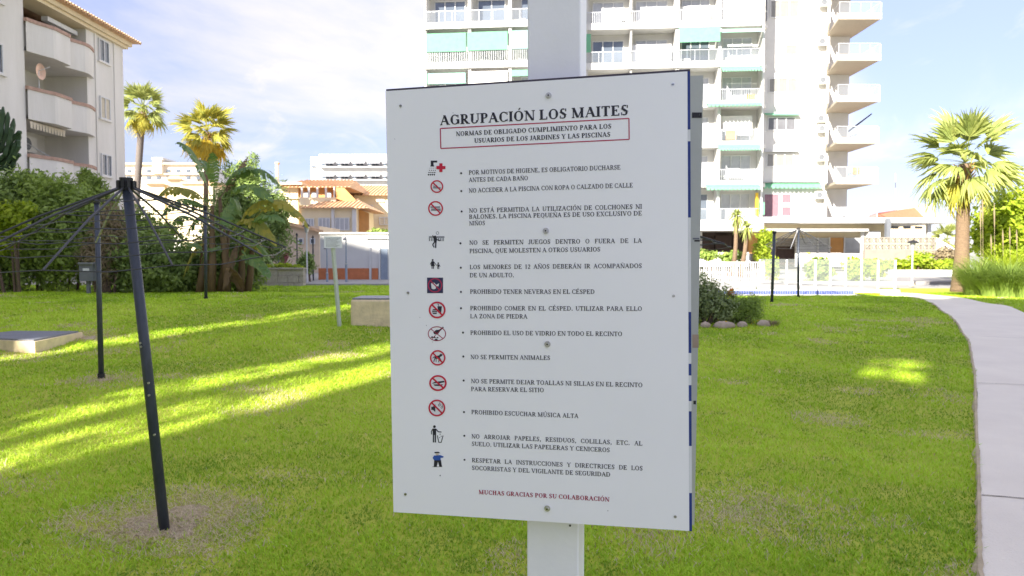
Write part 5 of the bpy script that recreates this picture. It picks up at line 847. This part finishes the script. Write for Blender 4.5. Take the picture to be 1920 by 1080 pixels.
# ---- serif capitals built from strokes
def ell(cx_, cy_, rx, ry, a0, a1, tv, th, n=18):
    out = []
    for i in range(n):
        qs = []
        for a in (a0 + (a1 - a0) * i / n, a0 + (a1 - a0) * (i + 1) / n):
            c_, s_ = math.cos(math.radians(a)), math.sin(math.radians(a)); w = tv * c_ * c_ + th * s_ * s_; qs.append(((cx_ + rx * c_, cy_ + ry * s_), (cx_ + (rx - w) * c_, cy_ + (ry - (w * .6 + th * .4)) * s_)))
        out.append([qs[0][0], qs[1][0], qs[1][1], qs[0][1]])
    return out
def glyph(ch, S, h):
    B = lambda x0, x1, y0, y1: [(x0, y0), (x1, y0), (x1, y1), (x0, y1)]
    def st(x, y0=0, y1=1, w=None): w = w or S; return B(x, x + w, y0, y1)
    def sf(x, w, y): o = .085; return B(x - o, x + w + o, 0, h * .8) if y == 0 else B(x - o, x + w + o, 1 - h * .8, 1)
    def ln(x0, y0, x1, y1, w): return [(x0 - w / 2, y0), (x0 + w / 2, y0), (x1 + w / 2, y1), (x1 - w / 2, y1)]
    base = {'Á': 'A', 'É': 'E', 'Í': 'I', 'Ó': 'O', 'Ú': 'U', 'Ñ': 'N'}.get(ch, ch); P = []; wd = .9
    if base == 'A': wd = 1.06; P = [ln(.14, 0, .52, 1, h), ln(.88, 0, .50, 1, S), B(.26, .76, .32, .32 + h), sf(.12, h, 0), sf(.82, S * .8, 0)]
    elif base == 'B': wd = .95; P = [st(.14), sf(.14, S, 0)[:], sf(.14, S, 1), B(.14, .5, 1 - h, 1), B(.14, .5, 0, h), B(.14, .52, .5, .5 + h)] + ell(.50, .765, .30, .235, -90, 90, S, h) + ell(.52, .265, .34, .265, -90, 90, S, h)
    elif base in 'CG': wd = 1.0 if base == 'C' else 1.06; P = ell(.54, .5, .46, .51, 48, 312, S, h, 22) + [B(.83, .83 + h * .9, .68, .98)]; P += [B(.83, .83 + h * .9, .03, .28)] if base == 'C' else [st(.76, .06, .44, S), sf(.76, S, 0)[:0] or B(.68, .99, .42, .42 + h)]
    elif base == 'D': wd = 1.08; P = [st(.14), sf(.14, S, 0), sf(.14, S, 1), B(.14, .5, 1 - h, 1), B(.14, .5, 0, h)] + ell(.50, .5, .50, .5, -90, 90, S, h)
    elif base in 'EF': wd = .92 if base == 'E' else .84; P = [st(.14), sf(.14, S, 0), sf(.14, S, 1), B(.14, .80, 1 - h, 1), B(.80 - h, .80, .78, 1), B(.14, .62, .48, .48 + h), B(.62 - h, .62, .38, .62)]; P += [B(.14, .84, 0, h), B(.84 - h, .84, 0, .24)] if base == 'E' else []
    elif base == 'H': wd = 1.08; P = [st(.14), st(.94 - S), sf(.14, S, 0), sf(.14, S, 1), sf(.94 - S, S, 0), sf(.94 - S, S, 1), B(.14, .94, .48, .48 + h)]
    elif base == 'I': wd = .50; P = [st(.25 - S / 2), sf(.25 - S / 2, S, 0), sf(.25 - S / 2, S, 1)]
    elif base == 'J': wd = .58; P = [st(.30, .2, 1), sf(.30, S, 1)] + ell(.22 + S * .2, .2, .24, .22, 180, 360, S * .8, h, 8)
    elif base == 'L': wd = .90; P = [st(.14), sf(.14, S, 0), sf(.14, S, 1), B(.14, .84, 0, h), B(.84 - h, .84, 0, .28)]
    elif base == 'M': wd = 1.32; P = [B(.16, .16 + h, 0, 1), st(1.17 - S), sf(.14, h, 0), sf(.14, h * 1.5, 1), sf(1.17 - S, S, 0), sf(1.17 - S, S, 1), ln(.22, 1, .64, .02, S), ln(1.12, 1, .66, .02, h)]
    elif base == 'N': wd = 1.08; P = [B(.17, .17 + h, 0, 1), B(.88, .88 + h, 0, 1), sf(.14, h * 1.4, 0), sf(.10, h * 1.5, 1), sf(.85, h * 1.6, 1), ln(.20, 1, .87, 0, S)]
    elif base in 'OQ': wd = 1.08; P = ell(.54, .5, .47, .51, 0, 360, S, h, 28); P += [[(.5, .03), (.62, .03), (.98, -.22), (.8, -.22)]] if base == 'Q' else []
    elif base in 'PR': wd = .86 if base == 'P' else 1.0; P = [st(.14), sf(.14, S, 0), sf(.14, S, 1), B(.14, .48, 1 - h, 1), B(.14, .48, .44, .44 + h)] + ell(.48, .72, .33, .28, -90, 90, S, h); P += [ln(.48, .46, .85, 0, S * 1.1), sf(.82, S * .6, 0)] if base == 'R' else []
    elif base == 'S': wd = .80; P = ell(.41, .745, .29, .265, 50, 255, S * .85, h * 1.1, 14) + ell(.39, .26, .31, .27, -130, 75, S * .85, h * 1.1, 14) + [ln(.22, .66, .60, .36, S * 1.5), B(.62, .62 + h, .70, .98), B(.09, .09 + h, .02, .30)]
    elif base == 'T': wd = .92; P = [st(.46 - S / 2), sf(.46 - S / 2, S, 0), B(.06, .86, 1 - h, 1), B(.06, .06 + h, .76, 1), B(.86 - h, .86, .76, 1)]
    elif base == 'U': wd = 1.06; P = [st(.16, .3, 1), B(.84, .84 + h, .3, 1), sf(.16, S, 1), sf(.82, h * 1.5, 1)] + ell(.525, .32, .365, .33, 180, 360, S * .8, h, 14)
    elif base == 'V': wd = 1.04; P = [ln(.18, 1, .54, 0, S), ln(.86, 1, .54, 0, h), sf(.10, S * .9, 1), sf(.80, h * 1.4, 1)]
    elif base == 'X': wd = 1.04; P = [ln(.20, 1, .84, 0, S), ln(.82, 1, .18, 0, h), sf(.12, S, 1), sf(.74, h * 2, 1), sf(.76, S, 0), sf(.12, h * 2, 0)]
    elif base == 'Y': wd = 1.04; P = [ln(.18, 1, .52, .46, S), ln(.86, 1, .54, .46, h), st(.52 - S / 2, 0, .48), sf(.52 - S / 2, S, 0), sf(.10, S, 1), sf(.80, h * 1.5, 1)]
    elif base == 'Z': wd = .92; P = [ln(.18, 0, .74, 1, S * 1.2), B(.10, .82, 1 - h, 1), B(.10, .84, 0, h), B(.10, .10 + h, .76, 1), B(.84 - h, .84, 0, .24)]
    elif base == '1': wd = .7; P = [st(.35 - S / 2), sf(.35 - S / 2, S, 0), [(.16, .86), (.35, 1), (.35, .9), (.16, .8)]]
    elif base == '2': wd = .75; P = ell(.37, .7, .27, .3, -30, 165, S, h, 12) + [ln(.15, .05, .56, .58, S * .8), B(.08, .66, 0, h * 1.4)]
    elif base == '.': wd = .40; P = [B(.12, .12 + S, 0, S)]
    elif base == ',': wd = .40; P = [B(.12, .12 + S, 0, S), [(.14, .02), (.12 + S, .02), (.14, -.18), (.10, -.18)]]
    elif base == ' ': wd = .40
    if ch in 'ÁÉÍÓÚ': c_ = wd / 2; P.append([(c_ - .03, 1.08), (c_ + .06, 1.08), (c_ + .22, 1.30), (c_ + .05, 1.30)])
    if ch == 'Ñ': P += [[(.30, 1.10), (.36, 1.08), (.50, 1.20), (.46, 1.24)], [(.46, 1.24), (.50, 1.17), (.64, 1.10), (.68, 1.17)], [(.62, 1.12), (.68, 1.10), (.80, 1.22), (.74, 1.24)]]
    return wd, P
def union(polys):
    vs = []; fs = []
    for p in polys:
        ar = sum(p[i][0] * p[(i + 1) % len(p)][1] - p[(i + 1) % len(p)][0] * p[i][1] for i in range(len(p)))
        if abs(ar) < 1e-9: continue
        if ar < 0: p = p[::-1]
        fs.append(list(range(len(vs), len(vs) + len(p)))); vs += [Vector(q) for q in p]
    if not vs: return [], []
    r = delaunay_2d_cdt(vs, [], fs, 1, 1e-5); return [tuple(v) for v in r[0]], [tuple(f) for f, og in zip(r[2], r[5]) if og]
_g = {}
def G(ch, bold):
    k = (ch, bold)
    if k not in _g:
        wd, P = glyph(ch, .25 if bold else .20, .10 if bold else .10); _g[k] = (wd, *union(P))
    return _g[k]
def text(s, x0, y0, x1, y1, cap, m='ink', bold=False, just=False, off=.0028):
    """baseline from (x0,y0) to (x1,y1) as seen in the photograph, found on the sheet's own plane"""
    a = Vector(uv(x0, y0)); b = Vector(uv(x1, y1)); L_ = (b - a).length; d = (b - a) / L_; n_ = Vector((-d.y, d.x)); hcap = cap * 1.449 / F
    nat = sum(G(c, bold)[0] for c in s) - .12; sp_n = s.count(' ')
    if just:
        kx = hcap * .93; extra = (L_ / kx - nat) / sp_n
        if extra < 0: kx = L_ / nat; extra = 0
    else: kx = L_ / nat; extra = 0
    mb = MB(SM); x = -.06
    for c in s:
        wd, vs, fs = G(c, bold)
        if vs:
            pts = [a + d * ((x + vx) * kx) + n_ * (vy * hcap) for vx, vy in vs]; mb.add([(p.x, -off, p.y) for p in pts], fs)
        x += wd + (extra if c == ' ' else 0)
    part('text_line', mb, MT[m], sh)
def z5(x, y): return 720 + x / 3.2, 130 + y / 3.2
def z6(x, y): return 720 + x / 3.2, 420 + y / 3.2
def z7(x, y): return 720 + x / 3.2, 700 + y / 3.2
def tx(z, s, x0, y0, x1, y1, cap, **k): text(s, *z(x0, y0), *z(x1, y1), cap, **k)
tx(z5, 'AGRUPACIÓN LOS MAITES', 340, 337, 1465, 276, 18.6, bold=True)
tx(z5, 'NORMAS DE OBLIGADO CUMPLIMIENTO PARA LOS', 435, 402, 1364, 356, 8.6, bold=True); tx(z5, 'USUARIOS DE LOS JARDINES Y LAS PISCINAS', 544, 443, 1358, 405, 8.6, bold=True)
C = 8.3
tx(z5, 'POR MOTIVOS DE HIGIENE, ES OBLIGATORIO DUCHARSE', 512, 633, 1419, 602, C); tx(z5, 'ANTES DE CADA BAÑO', 512, 677, 865, 666, C); tx(z5, 'NO ACCEDER A LA PISCINA CON ROPA O CALZADO DE CALLE', 512, 741, 1493, 709, C)
tx(z5, 'NO ESTÁ PERMITIDA LA UTILIZACIÓN DE COLCHONES NI', 513, 861, 1548, 837, C, just=True); tx(z5, 'BALONES. LA PISCINA PEQUEÑA ES DE USO EXCLUSIVO DE', 513, 898, 1547, 877, C, just=True); tx(z5, 'NIÑOS', 514, 937, 608, 935, C)
tx(z6, 'NO SE PERMITEN JUEGOS DENTRO O FUERA DE LA', 515, 125, 1547, 113, C, just=True); tx(z6, 'PISCINA, QUE MOLESTEN A OTROS USUARIOS', 516, 175, 1298, 165, C); tx(z6, 'LOS MENORES DE 12 AÑOS DEBERÁN IR ACOMPAÑADOS', 517, 271, 1547, 264, C, just=True); tx(z6, 'DE UN ADULTO.', 517, 320, 781, 319, C)
tx(z6, 'PROHIBIDO TENER NEVERAS EN EL CÉSPED', 519, 418, 1264, 419, C); tx(z6, 'PROHIBIDO COMER EN EL CÉSPED. UTILIZAR PARA ELLO', 520, 517, 1548, 521, C, just=True); tx(z6, 'LA ZONA DE PIEDRA', 520, 565, 861, 567, C); tx(z6, 'PROHIBIDO EL USO DE VIDRIO EN TODO EL RECINTO', 521, 664, 1429, 672, C)
tx(z6, 'NO SE PERMITEN ANIMALES', 522, 809, 998, 815, C); tx(z6, 'NO SE PERMITE DEJAR TOALLAS NI SILLAS EN EL RECINTO', 525, 953, 1551, 978, C)
tx(z7, 'PARA RESERVAR EL SITIO', 525, 105, 960, 112, C); tx(z7, 'PROHIBIDO ESCUCHAR MÚSICA ALTA', 527, 243, 1167, 267, C); tx(z7, 'NO ARROJAR PAPELES, RESIDUOS, COLILLAS, ETC. AL', 528, 388, 1550, 432, C, just=True); tx(z7, 'SUELO. UTILIZAR LAS PAPELERAS Y CENICEROS', 529, 433, 1355, 471, C)
tx(z7, 'RESPETAR LA INSTRUCCIONES Y DIRECTRICES DE LOS', 530, 531, 1552, 581, C, just=True); tx(z7, 'SOCORRISTAS Y DEL VIGILANTE DE SEGURIDAD', 530, 577, 1358, 618, C); tx(z7, 'MUCHAS GRACIAS POR SU COLABORACIÓN', 571, 722, 1352, 767, 8.4, m='wine', bold=True)
for z, x, y in ((z5, 465, 624), (z5, 466, 731), (z5, 468, 853), (z6, 461, 116), (z6, 463, 262), (z6, 464, 407), (z6, 464, 505), (z6, 476, 651), (z6, 478, 794), (z6, 480, 938), (z7, 482, 231), (z7, 484, 373), (z7, 485, 517)):
    u, v = uv(*z(x, y)); mb = MB(SM); disc(mb, u, v, .0021, -.0024, -.0028, 10); part('bullet', mb, MT['ink'], sh)
# ---- printed pictograms: layers of flat shapes given in sheet pixels of the photograph
def pic(name, layers):
    mb = MB(SM); ms_ = []
    for i, (m_, polys) in enumerate(layers):
        vs, fs = union(polys)
        if m_ not in ms_: ms_.append(m_)
        mb.cur = ms_.index(m_); uvs = [uv(*v) for v in vs]; mb.add([(u, -.0026 - .00025 * i, w) for u, w in uvs], [f[::-1] for f in fs])
    return part(name, mb, [MT[k] for k in ms_], sh)
def circ(x, y, rx, ry=None, n=20): ry = ry or rx; return [(x + rx * math.cos(k * 2 * math.pi / n), y + ry * math.sin(k * 2 * math.pi / n)) for k in range(n)]
def ring(x, y, rx, ry, w, n=32):
    return [[(x + (rx - a_) * math.cos(t_), y + (ry - a_) * math.sin(t_)) for t_, a_ in ((k * 2 * math.pi / n, 0), ((k + 1) * 2 * math.pi / n, 0), ((k + 1) * 2 * math.pi / n, w), (k * 2 * math.pi / n, w))] for k in range(n)]
def bar(x0, y0, x1, y1, w): dx, dy = x1 - x0, y1 - y0; l = math.hypot(dx, dy); nx, ny = -dy / l * w / 2, dx / l * w / 2; return [(x0 + nx, y0 + ny), (x1 + nx, y1 + ny), (x1 - nx, y1 - ny), (x0 - nx, y0 - ny)]
def ban(x, y, rx, ry, w=2.6): s = .68; return ring(x, y, rx, ry, w) + [bar(x - rx * s, y - ry * s, x + rx * s, y + ry * s, w)]
def R_(a, b, c, d): return [(a, c), (b, c), (b, d), (a, d)]
pic('shower_symbol', [('ink', [R_(808.5, 820.5, 301.5, 305), R_(808.5, 813.5, 301.5, 309), [(809, 308), (813.5, 308), (815, 312.5), (807.5, 312.5)]] + [circ(807 + i * 3.6 - j * .9, 315.5 + j * 4.1, .7 + .28 * j, n=8) for j in range(4) for i in range(4)]), ('red', [R_(819, 836, 311.5, 317.5), R_(824.5, 830.5, 306.5, 323)])])
pic('shoe_ban_symbol', [('whiteink', [circ(820, 350, 11)]), ('greyink', [[(812.5, 353.5), (814, 347), (817, 350), (819, 346.5), (823, 351), (827, 351), (827, 354)]]), ('red', ban(820, 350, 12, 12, 2.4))])
pic('mattress_ban_symbol', [('greyink', [R_(808, 826, 387, 390), R_(809, 827, 391, 395.5)]), ('red', ban(817.5, 391, 14, 14, 2.6))])
pic('ball_game_symbol', [('greyink', [R_(805, 834, 443, 446)] + [R_(805 + i * 4.2, 807.5 + i * 4.2, 446.5, 452) for i in range(7)] + ring(821, 437, 3, 3, .9, 12)), ('ink', [circ(816.5, 444, 2.3, n=10), bar(814, 447, 820, 447, 3), R_(814.5, 819.5, 446, 455), bar(814.5, 447, 812, 441, 1.6), bar(819, 449, 826, 451.5, 1.8), bar(815.5, 454, 812, 459, 2.2), bar(812, 459, 815, 464, 2), bar(818, 454, 817.5, 465, 2.4)])])
pic('adult_child_symbol', [('ink', [circ(812, 487.5, 1.8, n=10), [(810.5, 489.5), (813.8, 489.5), (816, 499), (808.4, 499)], R_(810, 811.7, 498, 504), R_(812.6, 814.3, 498, 504), bar(810.5, 490, 807.5, 496, 1.3), bar(813.8, 490.5, 818, 496, 1.3), circ(822.5, 493.5, 1.6, n=10), R_(820.8, 824.2, 495.5, 500.5), R_(820.9, 822.2, 500, 504.5), R_(822.9, 824.2, 500, 504.5), bar(820.8, 496.5, 818, 497.5, 1.1), bar(824.2, 496, 825.8, 500, 1.1)])])
pic('cooler_ban_symbol', [('navy', [R_(801.5, 831.5, 520.5, 549.5)]), ('whiteink', [[(809, 531), (815, 530), (819, 534), (824, 531), (823, 537), (818, 536), (818, 541), (810, 540)], circ(814, 540, 4, 2.3, 10)]), ('maroon', ban(816.5, 534.8, 13.6, 13.6, 2.2))])
pic('food_ban_symbol', [('whiteink', [circ(820.5, 581, 14)]), ('ink', [[(821, 574), (829.5, 574), (828, 586), (822.5, 586)], bar(823, 570, 822.5, 575, 1), bar(820.5, 569.5, 823, 570.3, .9), [(811, 582), (813, 579.5), (819, 579.5), (820.5, 582)], R_(811, 820.5, 583, 584.8), [(811, 586), (820.5, 586), (819, 588.5), (813, 588.5)]]), ('red', ban(820.5, 581, 15.8, 15.8, 3.2))])
pic('glass_ban_symbol', [('ink', [[(813, 623), (818, 618.5), (824, 618), (831.5, 612.3), (832.8, 614), (825.5, 621), (822, 626), (815, 626.5)], [(808, 633), (811, 629.5), (813, 632.5), (816, 630), (818, 633.5), (822, 631), (823, 634)], [(815, 637), (818, 634.5), (821, 636), (822, 638), (815, 638.5)]]), ('wine', ring(820, 625.5, 17, 13.8, 1.5) + [bar(808, 616, 832, 635, 1.3), bar(810, 636, 830, 615, 1.0)])])
pic('dog_ban_symbol', [('whiteink', [circ(821.5, 670.6, 13)]), ('ink', [[(815, 671), (816, 667.5), (824, 666), (827, 662.8), (831, 664.5), (829.5, 667), (826, 669), (825, 672.5), (818, 672.5)], bar(816.5, 671, 814, 678, 1.6), bar(818.5, 671, 818.5, 678, 1.4), bar(824, 671, 823.5, 679, 1.4), bar(825, 670, 828, 675.5, 1.4), bar(815.5, 668, 812, 671.5, 1.2)]), ('red', ban(821.5, 670.6, 14.5, 14.5, 2.8))])
pic('towel_ban_symbol', [('whiteink', [circ(822, 717.8, 14.5)]), ('ink', [[(810, 719), (816, 715.5), (833, 713.5), (835, 716), (826, 718), (818, 718.2)], [(813, 720.2), (832, 720.2), (828, 723.5), (816, 723)]]), ('red', ban(822, 717.8, 16.4, 15, 3.2))])
pic('music_ban_symbol', [('whiteink', [circ(820, 764.4, 14)]), ('ink', [R_(809.5, 813, 762, 768), [(812.5, 762), (817, 757.5), (817, 772), (812.5, 768)]] + ring(824.5, 759, 2.4, 2.4, .9, 10) + ring(829, 763.5, 2, 2, .8, 10) + [bar(826.5, 759, 825, 754, .9), bar(830.8, 763.5, 829.5, 758, .9)]), ('red', ban(820, 764.4, 15.8, 15.8, 3))])
pic('litter_symbol', [('ink', [circ(815.3, 799.5, 2.6, n=12), R_(812, 818.5, 803, 815), R_(812.3, 814.8, 814, 829), R_(815.8, 818.3, 814, 829), bar(812, 804, 809.5, 809, 1.8), bar(809.8, 808, 809.8, 814, 1.6), bar(818, 804, 822.5, 809, 2), bar(822, 809, 828.5, 809.5, 1.8), bar(820.8, 816, 823.5, 829, 1.5), bar(831.5, 816, 828, 829, 1.5), bar(823, 828.8, 828.6, 828.8, 1.6), circ(826, 813.5, 1, n=6), circ(828, 817.5, 1, n=6), circ(825, 820, .9, n=6)])])
pic('guard_symbol', [('ink', [[(815, 847), (822.5, 846.3), (826.5, 849), (816, 849.3)], [(814.8, 862), (827.5, 862), (829.5, 874.5), (824.5, 874.5), (822, 865), (819.5, 874.5), (814, 874.5)], R_(811.5, 830, 874.2, 875)]), ('creamawn', [circ(820.5, 851, 3, 2.4, 10)]), ('blueink', [[(814.5, 853.5), (826, 852.5), (832.5, 855), (832, 857.2), (827, 858), (827, 862.3), (815, 862.3), (812, 858)]])])
pts = [(826.3, 241.3), (1179.4, 222.5), (1179.9, 261.7), (827.2, 278.8)]; mb = []
pic('title_frame', [('maroon', [bar(*pts[i], *pts[(i + 1) % 4], 2.1) for i in range(4)])])
# ------------------------------------------------------------------ unseen blocks added behind the camera to shade and streak the lawn
Ub = Vector((SUN_H.y, -SUN_H.x, 0))                          # sideways to the sun
def blk_box(o, nm, s0_, s1_, t0, t1, z0, z1, m):
    P = [SUN_H * a + Ub * b for a, b in ((s0_, t0), (s0_, t1), (s1_, t1), (s1_, t0))]; part(nm, MB().prism([(p.x, p.y) for p in P], z0, z1), MT[m], o)
S0, S1, HB = -26, -20, 22.6
edges = [(-24.5, -11.0), (-10.45, -7.35), (-6.85, -6.45), (-5.75, -1.0), (-.42, 6.0)]  # gaps are spaced to throw sun streaks on the lawn
labs = ['pale apartment block standing behind the camera on the left', 'narrow pale block beside it behind the camera', 'slim stair tower between blocks behind the camera', 'tall pale block behind the camera', 'wide pale apartment block behind the camera on the right']
for (t0, t1), lb_ in zip(edges, labs):
    c = SUN_H * ((S0 + S1) / 2) + Ub * ((t0 + t1) / 2); o = thing('shading_block', lb_, 'building', (c.x, c.y, 0)); blk_box(o, 'wall', S0, S1, t0, t1, -.3, HB, 'white'); blk_box(o, 'parapet', S0 - .1, S1 + .1, t0, t1, HB + .002, HB + .5, 'lwall')
    if t1 == -1.0:
        for za_, zb2 in ((-.3, 14.6), (18.6, HB)): blk_box(o, 'bridge', S0, S1, t1 + .001, -.422, za_, zb2, 'lwall')  # added infill, cuts this gap down to one small sun patch

st_ = thing('shade_tree', 'broad tree standing behind the camera in front of the blocks', 'tree', tuple(SUN_H * -15 + Ub * -5)); B = []  # unseen tree, added so its leaves soften the sun gaps
for t_ in (-11, -9, -6.8, -4.8, -2.6, -.8):
    for z_ in (6, 9.5, 13): p = SUN_H * -15 + Ub * t_; B.append((p.x, p.y, z_ + math.sin(t_ * 3) * .8, 1.5, 1.2, 1.9))
foliage('foliage', st_, MT['leafm'], 2300, B, .20, seed=5); p = WL[st_.name]; part('trunk', MB().tube([p, p + Vector((.2, 0, 5)), p + Vector((-.1, .2, 9))], [.3, .22, .1], 10), MT['bark'], st_, True)
for B_ in B: part('branch', MB().tube([p + Vector((0, 0, 5.5)), Vector(B_[:3])], [.10, .03], 6), MT['bark'], st_)
